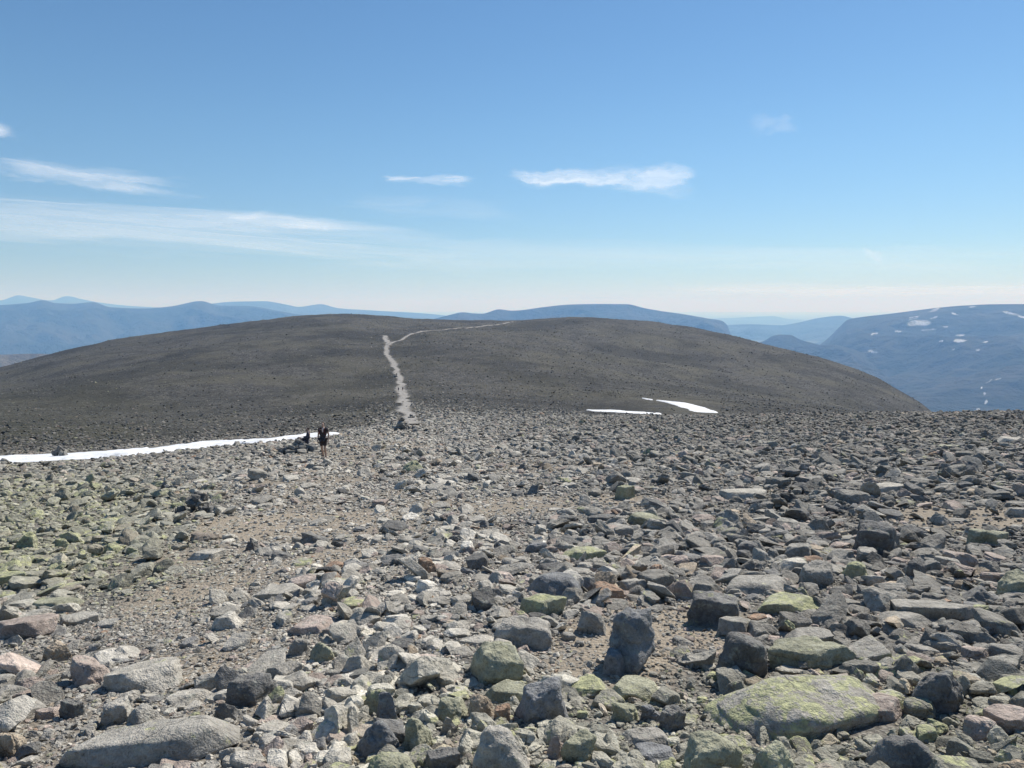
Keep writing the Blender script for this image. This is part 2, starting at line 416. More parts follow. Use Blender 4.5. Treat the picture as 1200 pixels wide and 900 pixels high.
mountain('hills', [(880, 440), (930, 424), (955, 408), (972, 395), (984, 383), (994, 374.5), (1010, 371.5), (1040, 368), (1075, 363.5), (1100, 360.5), (1130, 358), (1165, 356.5), (1200, 356.3), (1300, 357), (1420, 366), (1600, 380)], 10200, 5300, 3000, MT2, .9, 23, .6, 300, snow=SN, spur=1500, expo=1.12)
mountain('hills', [(840, 425), (880, 404), (895, 399.5), (905, 394), (915, 392), (926, 392.5), (938, 398), (960, 404), (985, 412), (1010, 428)], 9200, 2600, 1500, MT2, .8, 29, .7, 80, spur=900, expo=.95)
mountain('hills', [(900, 440), (925, 415), (935, 406), (950, 404.5), (975, 404), (995, 408), (1030, 422), (1080, 450)], 8000, 2400, 1500, MT2, .8, 33, .7, 80, spur=900, expo=1.0)

# ------------------------------------------------------------------ trail (ragged strip draped over the hill)
def strip(name, pts, mat, lift, nseg=220, nac=7, rag=.25, seed=0):
    P = np.array([hit(c, r)[:2] + (w,) for c, r, w in pts])      # w = width in metres
    d = np.concatenate([[0], np.cumsum(np.hypot(*np.diff(P[:, :2], axis=0).T))])
    s = np.linspace(0, d[-1], nseg)
    pw_k = 1.35
    px, py, pw = [pchip(d, P[:, k], s) for k in range(3)]
    pw = pw * pw_k
    tx, ty = np.gradient(px), np.gradient(py); L = np.hypot(tx, ty) + 1e-9; tx /= L; ty /= L
    v = np.linspace(-.5, .5, nac)
    X = px[:, None] + v[None] * (pw * (1 + rag * 1.4 * fbm(s / 9, 0 * s, seed=seed, octs=4)))[:, None] * ty[:, None] + (rag * pw * fbm(s / 14, 0 * s + 5, seed=seed + 3, octs=3))[:, None] * ty[:, None]
    Y = py[:, None] - v[None] * (pw * (1 + rag * 1.4 * fbm(s / 9, 0 * s, seed=seed, octs=4)))[:, None] * tx[:, None] - (rag * pw * fbm(s / 14, 0 * s + 5, seed=seed + 3, octs=3))[:, None] * tx[:, None]
    Z = terrain(X, Y) + (lift - (np.abs(v)[None] > .45) * lift * 2 + 0 * X).ravel()
    E_ = np.zeros((nseg * nac, 4)); E_[:, 0] = np.repeat(np.abs(v)[None] * 2, nseg, 0).ravel(); E_[:, 3] = 1
    return mesh_obj(name, np.stack([X.ravel(), Y.ravel(), Z], 1), grid_faces(nseg, nac), mat, attrs={'edge': E_})
tag(strip('trail', [(482, 499, 1.5), (481, 490, 3.), (475, 480, 4.2), (472, 468, 4.6), (470, 457, 4.6), (468, 444, 4.2), (465, 434, 4.), (458, 421, 4.2), (452.5, 411, 4.), (456, 403.5, 4.2)], TRAIL, .22, 260, 13, .13, 5), kind='structure')
tag(strip('trail', [(456, 405, 4.), (453, 399, 5.5), (451, 393.5, 5)], TRAIL, .27, 60, 7, .12, 6), kind='structure')
tag(strip('trail', [(456, 404, 3.4), (465, 400.5, 3.6), (474, 397, 4.), (478, 393.5, 4.5), (484, 391, 5.), (500, 388.3, 5.5), (523, 386.6, 6), (547, 384.8, 6), (573, 381.6, 6), (593, 378.8, 6), (604, 377, 5)], TRAIL, .4, 240, 9, .11, 7), kind='structure')

# ------------------------------------------------------------------ snow patches
def snow_patch(name, top, bot, label):
    """top/bottom outline in the photo carried to the ground; real thickness with a soft rounded rim."""
    c = np.linspace(top[0][0], top[-1][0], 160)
    rt = pchip([p[0] for p in top], [p[1] for p in top], c); rb = pchip([p[0] for p in bot], [p[1] for p in bot], c)
    V = []
    for i, cc in enumerate(c):
        a = hit(cc, rb[i]); b = hit(cc, min(rt[i], rb[i] - .3))
        V.append((a[0], a[1], b[0], b[1]))
    V = np.array(V); k = 9
    j = .25 * fbm(c / 6, 0 * c, seed=44, octs=3)
    ux, uy = V[:, 2] - V[:, 0], V[:, 3] - V[:, 1]; L = np.hypot(ux, uy); ux /= L; uy /= L
    V[:, 0] += j * ux; V[:, 1] += j * uy
    t = np.linspace(0, 1, k)
    X = V[:, 0][:, None] * (1 - t) + V[:, 2][:, None] * t; Y = V[:, 1][:, None] * (1 - t) + V[:, 3][:, None] * t
    e = np.clip(np.minimum(np.arange(len(c)), np.arange(len(c))[::-1]) / 6., 0, 1)[:, None]
    th = .34 * np.sqrt(np.clip(4 * t * (1 - t), 0, 1))[None] * e - .1 + .02 * fbm(X, Y, seed=4, octs=2)
    Z = terrain(X, Y).reshape(X.shape) + th
    o = mesh_obj(name, np.stack([X, Y, Z], 2).reshape(-1, 3), grid_faces(len(c), k), SNOW)
    return tag(o, label, 'snow patch')
snow_patch('snow_patch', [(-40, 540.5), (0, 537), (60, 533), (120, 529.6), (200, 523), (280, 516.8), (340, 512.6), (380, 509.3), (410, 507)],
           [(-40, 549), (0, 544.5), (60, 540.5), (120, 538), (200, 529.5), (280, 522), (340, 516.5), (380, 512.5), (410, 508)], 'long narrow band of snow along the left edge of the boulder field')
snow_patch('snow_patch', [(686, 479.8), (700, 480.2), (715, 480.2), (740, 481.5), (776, 484)], [(686, 480.6), (700, 482.4), (715, 482.9), (740, 484.5), (776, 486.2)], 'thin sliver of snow left of the bigger white snowfield')
snow_patch('snow_patch', [(768, 468.6), (782, 469.8), (800, 471), (815, 474), (830, 479), (842, 483)], [(768, 469.2), (782, 472.3), (800, 478.2), (815, 483.0), (830, 483.8), (842, 484)], 'wide tapering white snowfield at the foot of the hill on the right')
snow_patch('snow_patch', [(752, 466.4), (758, 467), (765, 468)], [(752, 467), (758, 468.4), (765, 469)], 'tiny fleck of snow just above the wide white snowfield')

# ------------------------------------------------------------------ rocks
def poly_shape(kind, seed, sub):
    r = np.random.default_rng(seed)
    D, Fc = ICO[sub]
    ns = r.integers(5, 8)
    P = []; off = r.uniform(0, PI)
    def add(az, el, h): P.append((math.cos(az) * math.cos(el), math.sin(az) * math.cos(el), math.sin(el), h))
    p = 14
    if kind == 'slab':
        for k in range(ns): add(off + 2 * PI * (k + r.uniform(-.28, .28)) / ns, r.uniform(-.15, .35), r.uniform(.75, 1.1))
        add(r.uniform(0, 6), PI / 2 - r.uniform(0, .08), .95); add(0, -PI / 2 + .1, 1.0); add(r.uniform(0, 6), r.uniform(.7, 1.1), 1.12); p = 20
    elif kind == 'block':
        for k in range(4): add(off + PI / 2 * k + r.uniform(-.2, .2), r.uniform(-.12, .25), r.uniform(.8, 1.05))
        add(r.uniform(0, 6), PI / 2 - r.uniform(.05, .28), .9); add(0, -PI / 2 + .1, 1.0)
        for k in range(3): add(r.uniform(0, 6), r.uniform(.4, 1.0), r.uniform(1.05, 1.25))
        add(r.uniform(0, 6), .1, r.uniform(.95, 1.1)); p = 18
    elif kind == 'wedge':
        a = off
        add(a, .75, .55); add(a + PI, .15, .8); add(a + PI / 2, .2, .85); add(a - PI / 2, .25, .85); add(0, -PI / 2, .9); add(a + 2.2, .6, .95); add(a - 2.4, .5, 1.0); add(0, PI / 2 - .3, 1.0); p = 22
    elif kind == 'pyramid':
        for k in range(4): add(off + PI / 2 * k + r.uniform(-.3, .3), r.uniform(.35, .75), r.uniform(.5, .68))
        add(0, -PI / 2, .7); add(r.uniform(0, 6), .1, .95); add(r.uniform(0, 6), .1, .95); add(r.uniform(0, 6), PI / 2 - .35, .66); p = 16
    elif kind == 'dome':
        for k in range(6): add(off + PI / 3 * k + r.uniform(-.4, .4), r.uniform(-.1, .6), r.uniform(.85, 1.05))
        add(0, PI / 2 - .2, .92); add(0, -PI / 2, .9); add(r.uniform(0, 6), .7, .92); p = 8
    elif kind == 'egg':
        for k in range(5): add(off + 2 * PI / 5 * k + r.uniform(-.3, .3), r.uniform(-.35, .5), r.uniform(.85, 1.02))
        add(off, PI / 2 - .5, .93); add(off + 2, PI / 2 - .35, .97); add(0, -PI / 2 + .3, .95); p = 9
    else:      # chunk: free polytope
        for k in range(11):
            v = r.normal(size=3); v /= np.linalg.norm(v); P.append((v[0], v[1], v[2], r.uniform(.72, 1.05)))
        add(0, PI / 2 - .25, .85); add(0, -PI / 2, .85); p = 24
    P = np.array(P)
    d = np.clip(D @ (P[:, :3] / P[:, 3:4]).T, 1e-4, None)
    rad = (d ** p).sum(1) ** (-1 / p)
    V = D * rad[:, None]
    lo, hi = V.min(0), V.max(0)
    return (V - (lo + hi) / 2) / (hi - lo), Fc        # unit bounding box

def rot_mat(rx, ry, rz): return np.array(Euler((rx, ry, rz)).to_matrix())

TINT = {'grey': (.335, .315, .275), 'dark': (.165, .16, .15), 'blue': (.21, .212, .212), 'pale': (.45, .42, .36), 'tan': (.41, .34, .255), 'rust': (.34, .235, .165), 'pink': (.38, .315, .27), 'green': (.325, .32, .23), 'brown': (.26, .22, .175)}

def rock_obj(name, kind, seed, size, loc, yaw, tilt, tint, lich, sub=5, rough=1.0):
    V, Fc = poly_shape(kind, seed, sub)
    V = V * np.array(size)
    m = min(size)
    q = V / max(size) * 3.2
    nrm = V / (np.linalg.norm(V, axis=1, keepdims=True) + 1e-9)
    n = fbm(q[:, 0] + seed * 1.7, q[:, 1], q[:, 2], seed=seed % 50, octs=4, gain=.55)
    # bedding: faint layered ledges
    st = noise3(V[:, 0] / m * 1.2, V[:, 1] / m * 1.2, V[:, 2] / m * 9 + .8 * n, seed=3)
    V = V + nrm * (m * rough * (.055 * n + .012 * st))[:, None]
    R = rot_mat(tilt[0], tilt[1], yaw)
    V = V @ R.T
    A = np.ones((len(V), 4)); A[:, :3] = np.array(tint)[None]; A[:, 3] = lich
    o = mesh_obj(name, V, Fc, ROCK, attrs={'rk': A}, smooth=True, sharp=38 if sub >= 5 else 30)
    o.location = loc
    return o

# hand placed stones: (x0, x1, y0, y1 outline in the photo, kind, tint, lichen, yaw, name, category, label)
H = [
 (60, 285, 836, 898, 'slab', 'grey', .45, .22, 'rock_slab', 'long thick grey slab with green lichen on its shaded front at the lower left'),
 (262, 326, 789, 828, 'block', 'dark', .1, .5, 'boulder', 'dark angular boulder with a hollow shaded side behind the right end of the long slab'),
 (249, 290, 818, 846, 'wedge', 'dark', .1, 1.2, 'rock', 'dark wedge-shaped rock touching the right end of the long slab'),
 (194, 250, 803, 826, 'slab', 'pale', .1, .1, 'rock_slab', 'pale flat slab above the middle of the long slab'),
 (72, 100, 817, 842, 'block', 'dark', 0, .1, 'rock', 'small dark cube-shaped rock upper left of the long slab'),
 (40, 75, 822, 843, 'slab', 'pink', 0, .2, 'rock', 'low pinkish block beside the dark cube-shaped rock'),
 (118, 160, 818, 850, 'block', 'grey', .2, .6, 'boulder', 'left one of two grey boulders leaning together above the long slab'),
 (148, 202, 820, 852, 'pyramid', 'grey', .2, .1, 'boulder', 'right one of two grey boulders leaning together above the long slab'),
 (118, 218, 758, 812, 'slab', 'pale', .35, .3, 'rock_slab', 'broad pale outcrop slab flush with the gravel beside a brown dirt patch'),
 (50, 86, 750, 776, 'block', 'tan', .1, .4, 'rock', 'brownish blocky rock left of the flush pale outcrop slab'),
 (84, 128, 766, 802, 'dome', 'pink', .1, .9, 'boulder', 'rounded purplish boulder at the left end of the flush pale outcrop'),
 (-14, 70, 708, 748, 'slab', 'pink', .15, .1, 'rock_slab', 'large smooth pinkish flat slab cut by the left edge of the photo'),
 (40, 96, 695, 713, 'slab', 'green', .3, 0, 'rock_slab', 'flat greenish slab just above the large pinkish slab'),
 (218, 266, 637, 656, 'slab', 'pale', .2, .1, 'rock_slab', 'flat pale triangular slab on the trodden dirt at left'),
 (297, 364, 682, 702, 'slab', 'pale', .1, .05, 'rock_slab', 'long pale flat slab at the near end of the trodden dirt'),
 (335, 396, 720, 743, 'slab', 'pink', 0, .1, 'rock_slab', 'pinkish slab with dark shaded front below the long pale flat slab'),
 (244, 288, 710, 738, 'slab', 'pale', .05, .5, 'rock_slab', 'diamond-shaped pale slab left of the pinkish slab'),
 (-6, 30, 851, 888, 'block', 'tan', .1, .2, 'boulder', 'orange-brown block at the left edge of the photo'),
 (11, 48, 618, 642, 'wedge', 'green', .95, 1.2, 'rock', 'wedge-shaped rock with bright yellow lichen near the left edge'),
 (67, 84, 626, 642, 'dome', 'green', .95, .2, 'rock', 'small rounded rock covered in yellow lichen at left'),
 (-12, 32, 664, 685, 'slab', 'green', 1., .1, 'rock_slab', 'flat yellow-green slab touching the left edge'),
 (337, 366, 741, 769, 'dome', 'grey', .1, .2, 'boulder', 'rounded grey boulder under the pinkish slab'),
 (363, 391, 746, 776, 'dome', 'green', .4, .9, 'boulder', 'greenish rounded boulder to the right of its grey rounded twin'),
 (304, 356, 774, 802, 'block', 'grey', .1, .3, 'boulder', 'grey low boulder at the right of the brown dirt patch'),
 (286, 306, 627, 646, 'pyramid', 'dark', 0, .3, 'rock', 'small dark pyramid-shaped rock standing on the trodden dirt'),
 (617, 686, 668, 701, 'dome', 'blue', .05, .05, 'boulder', 'lens-shaped bluish dark boulder in the centre'),
 (648, 700, 657, 678, 'slab', 'grey', .1, -.1, 'rock_slab', 'grey slab lying behind the lens-shaped dark boulder'),
 (688, 733, 680, 704, 'block', 'rust', 0, -.1, 'boulder', 'orange-brown block beside the lens-shaped dark boulder'),
 (724, 759, 675, 697, 'block', 'grey', .05, .2, 'rock', 'dark grey block right behind the orange-brown block'),
 (757, 781, 655, 679, 'block', 'rust', .1, .7, 'rock', 'small rust-coloured rock upper right of the orange-brown block'),
 (653, 717, 637, 657, 'slab', 'green', 1., .1, 'rock_slab', 'flat slab with bright yellow-green lichen top in the centre'),
 (603, 667, 695, 724, 'block', 'green', .95, -.2, 'boulder', 'dark-fronted boulder with bright lichen cap under the lens-shaped boulder'),
 (576, 652, 722, 763, 'block', 'grey', .3, .15, 'boulder', 'dark flat-topped boulder left of the small gravel hollow'),
 (667, 720, 711, 743, 'wedge', 'grey', .05, -.6, 'boulder', 'grey slanted boulder between the lichen-capped boulder and the upright boulder'),
 (714, 764, 707, 786, 'egg', 'blue', .3, .3, 'boulder', 'tall egg-shaped upright boulder standing on a smaller rock'),
 (701, 738, 757, 794, 'block', 'blue', 0, .5, 'rock', 'dark rock wedged under the tall upright boulder'),
 (541, 620, 753, 804, 'block', 'green', .3, -.35, 'boulder', 'large boulder with a dark left face at the near rim of the gravel hollow'),
 (563, 634, 786, 824, 'slab', 'green', .35, -.2, 'rock_slab', 'rough flat greenish slab in front of the large dark-faced boulder'),
 (598, 674, 794, 848, 'block', 'blue', .1, .5, 'boulder', 'rough bluish grey boulder in the middle foreground'),
 (708, 777, 786, 822, 'slab', 'green', .65, .25, 'boulder', 'long pale green boulder with shaded front below the upright boulder'),
 (547, 587, 803, 844, 'dome', 'tan', .1, .4, 'boulder', 'tan rounded boulder left of the rough bluish boulder'),
 (423, 457, 803, 836, 'dome', 'green', .75, .1, 'boulder', 'yellow-green rounded boulder at the top of the lower centre pile'),
 (432, 476, 810, 852, 'wedge', 'blue', .45, 2.6, 'boulder', 'shark-fin shaped boulder beside the yellow-green rounded one'),
 (510, 553, 815, 846, 'dome', 'green', .5, .6, 'boulder', 'greenish cracked boulder left of the tan rounded boulder'),
 (462, 516, 836, 881, 'pyramid', 'green', .2, .7, 'boulder', 'olive angular boulder in the middle of the lower centre pile'),
 (414, 468, 846, 887, 'dome', 'blue', .15, 1.1, 'boulder', 'smooth dark bluish dome-shaped boulder in the lower centre pile'),
 (426, 502, 877, 925, 'dome', 'green', .8, .2, 'boulder', 'round lichen-mottled boulder at the bottom edge'),
 (536, 642, 846, 925, 'pyramid', 'grey', .3, .35, 'boulder', 'big sloping grey boulder with rusty specks at the bottom centre'),
 (576, 601, 826, 848, 'block', 'rust', .05, .4, 'rock', 'small reddish rock between the tan boulder and the bluish boulder'),
 (636, 664, 842, 890, 'wedge', 'pink', .1, 1.9, 'boulder', 'upright pinkish boulder right of the big sloping boulder'),
 (657, 702, 860, 897, 'block', 'green', .4, .4, 'boulder', 'greenish boulder right of the upright pinkish boulder'),
 (727, 788, 846, 876, 'slab', 'grey', .2, .1, 'boulder', 'square-ended grey slab in the bottom centre right'),
 (740, 793, 868, 894, 'slab', 'blue', .1, -.2, 'rock_slab', 'layered bluish slab under the square-ended grey slab'),
 (716, 752, 820, 847, 'dome', 'green', .6, .3, 'boulder', 'round lichened boulder below the long pale green boulder'),
 (748, 777, 822, 846, 'dome', 'blue', .1, .1, 'boulder', 'bluish boulder right of the round lichened one'),
 (772, 804, 819, 856, 'block', 'dark', 0, .3, 'boulder', 'dark square boulder between the bluish boulder and the long lichened outcrop'),
 (497, 541, 876, 905, 'block', 'dark', .15, .2, 'boulder', 'dark boulder right of the lichen-mottled boulder at the bottom edge'),
 (440, 480, 845, 870, 'block', 'dark', 0, .9, 'rock', 'dark rock half hidden behind the olive angular boulder'),
 (514, 541, 831, 862, 'wedge', 'grey', 0, .4, 'rock', 'grey narrow pointed rock right of the olive angular boulder'),
 (688, 723, 599, 613, 'slab', 'dark', .1, 0, 'rock', 'dark flat rock beyond the yellow-green flat slab'),
 (733, 787, 597, 616, 'dome', 'green', .4, 0, 'boulder', 'long greenish rock right of the dark flat rock beyond the centre'),
 (472, 501, 536, 553, 'pyramid', 'green', .85, .9, 'rock', 'tent-shaped rock with pale yellow right side just beyond the middle'),
 (545, 566, 553, 564, 'dome', 'dark', 0, 0, 'rock', 'small flat dark rock right of the tent-shaped rock'),
 (604, 625, 541, 552, 'wedge', 'dark', 0, .6, 'rock', 'small dark pointed rock far right of the tent-shaped rock'),
 (612, 643, 633, 648, 'block', 'blue', 0, .2, 'rock', 'bluish dark rock left of the yellow-green flat slab'),
 (721, 747, 566, 585, 'block', 'green', .8, .5, 'rock', 'greenish lichened rock on the far side of the field'),
 (510, 540, 663, 679, 'slab', 'brown', 0, -.3, 'rock', 'brown slab-like rock left of the centre'),
 (488, 513, 652, 672, 'block', 'rust', 0, .2, 'rock', 'reddish brown rock touching the brown slab-like rock'),
 (832, 906, 731, 797, 'dome', 'dark', .12, .3, 'boulder', 'big smooth dark boulder right of the upright boulder'),
 (1060, 1129, 776, 836, 'dome', 'dark', .15, 1.6, 'boulder', 'big smooth dark boulder at the right end of the long lichened outcrop'),
 (828, 1062, 779, 862, 'dome', 'grey', .9, .2, 'rock_outcrop', 'very long low outcrop covered with yellow-green lichen'),
 (898, 1010, 755, 786, 'slab', 'green', .5, .15, 'rock_outcrop', 'low lichened ledge running behind the very long outcrop'),
 (876, 962, 686, 722, 'slab', 'green', 1., .1, 'rock_slab', 'broad flat boulder with bright yellow-green lichen above the big dark boulder'),
 (796, 876, 690, 736, 'block', 'dark', .45, .2, 'boulder', 'rough dark boulder left of the broad flat lichened one'),
 (843, 927, 664, 698, 'slab', 'grey', .35, .15, 'boulder', 'long grey boulder with rounded dark nose behind the broad lichened one'),
 (931, 986, 655, 690, 'block', 'grey', .1, .4, 'boulder', 'grey angular boulder upper right of the broad lichened boulder'),
 (997, 1059, 608, 651, 'block', 'dark', .4, -.2, 'boulder', 'big dark square boulder with greenish flat top at the right'),
 (984, 1021, 655, 679, 'dome', 'green', .95, .3, 'rock', 'small rock with bright yellow lichen top under the big dark square boulder'),
 (1056, 1088, 651, 680, 'block', 'dark', .05, .4, 'rock', 'dark jagged rock lower right of the big dark square boulder'),
 (1041, 1150, 698, 728, 'slab', 'grey', .1, -.25, 'rock_slab', 'long dark ridge of slab at the right'),
 (1024, 1092, 713, 735, 'slab', 'grey', .1, -.1, 'rock_slab', 'grey slab in front of the long dark ridge of slab'),
 (992, 1062, 809, 848, 'slab', 'pink', .05, .5, 'rock_slab', 'smooth pinkish grey flat slab in front of the very long outcrop'),
 (1124, 1161, 752, 773, 'slab', 'pink', 0, .4, 'rock', 'pinkish flat rock above the right-hand smooth dark boulder'),
 (834, 872, 648, 675, 'wedge', 'dark', 0, .7, 'rock', 'dark pointed rock above the rough dark boulder'),
 (858, 888, 640, 658, 'dome', 'dark', 0, .2, 'rock', 'round dark rock upper right of the dark pointed rock'),
 (1018, 1097, 853, 915, 'pyramid', 'dark', .05, .8, 'boulder', 'dark pyramid-shaped boulder at the bottom right'),
 (868, 946, 864, 925, 'pyramid', 'green', .7, .5, 'boulder', 'sloping boulder with lichen at the bottom edge right of centre'),
 (798, 872, 862, 920, 'dome', 'green', .4, .2, 'boulder', 'rounded greenish boulder at the bottom edge left of the sloping lichened one'),
 (843, 898, 569, 586, 'slab', 'pale', .1, 0, 'rock_slab', 'flat pale stone lying in the right middle distance'),
 (1014, 1066, 560, 578, 'slab', 'pale', .2, -.1, 'rock_slab', 'pale flat rock with dark left end in the right middle distance'),
 (1095, 1126, 517, 528, 'slab', 'green', .2, 0, 'rock_slab', 'greenish low slab far off at the right'),
 (1168, 1206, 509, 521, 'slab', 'pale', .2, 0, 'rock_slab', 'pale flat slab far off touching the right edge'),
 (1154, 1215, 808, 858, 'slab', 'pink', .1, .3, 'rock_slab', 'brownish smooth slab at the right edge'),
 (1124, 1172, 838, 868, 'dome', 'pink', .05, .1, 'rock', 'low purplish rock lower right of the right-hand smooth dark boulder'),
 (1168, 1210, 655, 702, 'block', 'green', .2, .2, 'boulder', 'dark greenish boulder cut by the right edge'),
 (917, 977, 727, 757, 'slab', 'grey', .05, .1, 'boulder', 'grey slab with shaded left end behind the lichened ledge'),
 (912, 941, 831, 849, 'slab', 'rust', 0, .2, 'rock', 'small reddish flat stone leaning on the very long outcrop'),
 (940, 962, 846, 862, 'dome', 'rust', 0, .6, 'rock', 'small round reddish stone under the reddish flat stone'),
 (965, 1010, 700, 712, 'slab', 'grey', 0, .2, 'rock', 'low grey stone right of the broad flat lichened boulder'),
 (1095, 1132, 640, 668, 'slab', 'grey', .1, -.3, 'rock', 'grey tilted plate right of the dark jagged rock'),
 (1130, 1178, 612, 640, 'slab', 'green', .2, -.3, 'rock', 'greenish tilted plate near the right edge'),
 (905, 945, 648, 668, 'slab', 'pale', .1, .2, 'rock', 'pale tilted plate left of the small yellow-topped rock'),
 (1176, 1212, 590, 606, 'slab', 'grey', .1, 0, 'rock', 'grey flat rock touching the right edge beyond the tilted plates'),
 (980, 995, 617, 633, 'block', 'tan', .0, .3, 'rock', 'small tan stone left of the big dark square boulder'),
]

def px_frame(col, row):
    X, Y, Z = hit(col, row)
    dist = Y * CP - Z * SP
    return X, Y, Z, dist / F

BLOCK = []
heroes = []        # (x, y, radius, label, size px, col, row)
def ground_slope(x, y, e):
    z = terrain([x + e, x - e, x, x], [y, y, y + e, y - e])
    return (z[0] - z[1]) / (2 * e), (z[2] - z[3]) / (2 * e)
for i, (x0, x1, y0, y1, kind, tint, lich, yaw, name, label) in enumerate(H):
    cx = (x0 + x1) / 2; w = x1 - x0; h = y1 - y0
    X, Y, Z, ppm = px_frame(cx, y1)
    W = w * ppm; hh = h * ppm
    r = math.hypot(X, Y); phi = math.atan2(-Z, r)
    dr = {'slab': .75, 'block': .7, 'wedge': .65, 'pyramid': .8, 'dome': .7, 'egg': .8}[kind]
    if w > 150: dr = .38
    D = dr * W
    D = min(D, hh * .85 / math.sin(phi))
    # apparent height = Hc*cos(phi) + D*sin(phi)
    Hh = max((hh - D * math.sin(phi) * (.95 if kind == 'slab' else .5)) / math.cos(phi), .16 * W)
    Hh = min(Hh * .88, {'slab': .34, 'block': .72, 'wedge': .8, 'pyramid': .75, 'dome': .66, 'egg': 2}[kind] * W)
    if w > 150: D, Hh = (.5 * W, .15 * W) if 'outcrop' in name else (.36 * W, .13 * W)
    elif name == 'rock_outcrop': D, Hh = .6 * W, .2 * W
    if kind == 'egg': D = .95 * W; Hh = hh * .74
    # yaw widens the box: shrink a little
    cyw, syw = abs(math.cos(yaw)), abs(math.sin(yaw))
    k = W / (W * cyw + D * syw); sx, sy = W * k, D * k if syw < .5 else D
    k = (1 + k) / 2
    if kind in ('dome', 'egg'): k = 1.0 if kind == 'dome' else 1.24
    sx, sy = W * k, D * k if syw < .5 else D
    if syw > .7: sx, sy = D / max(syw, .7), W / max(syw, .7) * .95
    ux, uy = X / r, Y / r
    cX, cY = X + ux * D * .45, Y + uy * D * .45
    zg = float(terrain([cX], [cY])[0])
    sink = .2
    Hb = Hh / (1 - sink)
    tilt = (random.uniform(-.07, .07), random.uniform(-.07, .07))
    gx, gy = ground_slope(cX, cY, max(W * .4, .1))
    if kind == 'slab': tilt = (tilt[0] + gy * .8, tilt[1] - gx * .8)
    base = zg if D < .6 * W or kind != 'slab' else zg
    t = np.array(TINT[tint]) * random.uniform(.92, 1.08)
    loc = (cX, cY, base + Hb * (.5 - sink))
    if 'wedged under' not in label and kind == 'egg': loc = (cX, cY, base + Hb * (.5 - .06))
    o = rock_obj(name, kind, 100 + i * 3, (sx, sy, Hb), loc, yaw, tilt, t, lich, 5, 3.2 if name == 'rock_outcrop' else 1.5)
    tag(o, label, name.replace('_', ' ') if name != 'rock_slab' else 'rock slab', 'rocks strewn over the plateau')
    heroes.append((cX, cY, min(W, D) * .5, label, w, cx, (y0 + y1) / 2))
    if W > D * 1.15:
        nb = int(math.ceil(W / D * 1.5))
        for q_ in range(nb):
            f = ((q_ + .5) / nb - .5) * (W - D * .8)
            BLOCK.append((cX + uy * f, cY - ux * f, D * .46))

# ------------------------------------------------------------------ cairns and heaps of dark stones
def heap(col, row, wpx, hpx, label, n=26, seed=1, tint='dark', sub=3, name='cairn', group='cairns of dark stones'):
    X, Y, Z, ppm = px_frame(col, row)
    W, Hh = wpx * ppm, hpx * ppm
    e = empty(name, (X, Y, Z)); tag(e, label, 'cairn', group)
    r = np.random.default_rng(seed)
    for k in range(n):
        f = k / max(n - 1, 1)                       # from the bottom up
        rad = W * .5 * (1 - f) ** .75 * math.sqrt(r.uniform(.05, 1)); az = r.uniform(0, 2 * PI)
        x, y = rad * math.cos(az), rad * math.sin(az) * .75
        s = W * (r.uniform(.12, .22) if n > 30 else r.uniform(.2, .32) if n > 10 else r.uniform(.35, .5)) * (1.15 - .35 * f)
        zt = Hh * max(0, (1 - rad / (W * .5))) * f
        zg = float(terrain([X + x], [Y + y])[0]) - Z
        kk = ['chunk', 'block', 'slab', 'wedge'][int(r.integers(0, 4))]
        tt = np.array(TINT[tint if r.random() > .2 else 'grey']) * r.uniform(.75, 1.15)
        o = rock_obj('stone', kk, seed * 50 + k, (s, s * r.uniform(.6, .9), s * r.uniform(.4, .75)), (x, y, zg + zt + s * .15), r.uniform(0, 6), (r.uniform(-.4, .4), r.uniform(-.4, .4)), tt, .05, sub, .8)
        o.parent = e
    heroes.append((X, Y, W * .45, label, wpx, col, row - hpx / 2))
    return e
heap(232, 604, 74, 26, 'sprawling heap of dark stones on the left side of the trodden dirt', 34, 3, sub=4)
heap(258, 603, 16, 14, 'small dark stone pile right beside the sprawling dark heap', 4, 4, sub=4)
heap(350, 530.5, 56, 13, 'low wide cairn of dark stones with a person sitting on it', 60, 5, sub=3)
heap(472, 504, 30, 12, 'dark cairn where the trail leaves the boulder field', 24, 6)
snow_heap = heap(71, 537.5, 28, 7, 'low pile of dark stones poking out of the snow band', 14, 7, 'dark')
snow_heap.location.z += .22
heap(459, 499, 8, 5, 'small cairn left of the trail at the near end', 5, 8)
heap(481, 491, 12, 4.5, 'low grey cairn in the middle of the trail at its near end', 6, 9)
heap(490, 484, 6, 4, 'pointed little cairn right of the trail', 4, 10)
heap(483, 476.5, 7, 3.8, 'cairn on the right side of the trail nearer than the two tiny hikers', 4, 11)
heap(482, 471, 3.5, 2, 'smallest cairn right of the trail just nearer than the two tiny hikers', 3, 12)
heap(478.5, 464, 3.2, 1.8, 'tiny cairn right of the two tiny hikers', 3, 13)
heap(465, 442, 6.5, 3.2, 'cairn in the middle of the trail beyond the two tiny hikers', 4, 14)
heap(484, 484.5, 3, 2.2, 'tiny cairn between the trail and the pointed little cairn', 3, 15)
heap(195, 573, 16, 10, 'patch-like low pile of bluish stones beyond the sprawling dark heap', 7, 16, 'blue', 4)

# ------------------------------------------------------------------ scattered stones
def lichen_field(x, y, col, row):
    left = np.clip((300 - col) / 160, 0, 1) * np.clip((row - 535) / 50, 0, 1) * np.clip((735 - row) / 60, 0, 1)
    bot = np.clip((row - 770) / 60, 0, 1) * np.clip((col - 380) / 60, 0, 1) * .35
    return .14 + .55 * left + bot

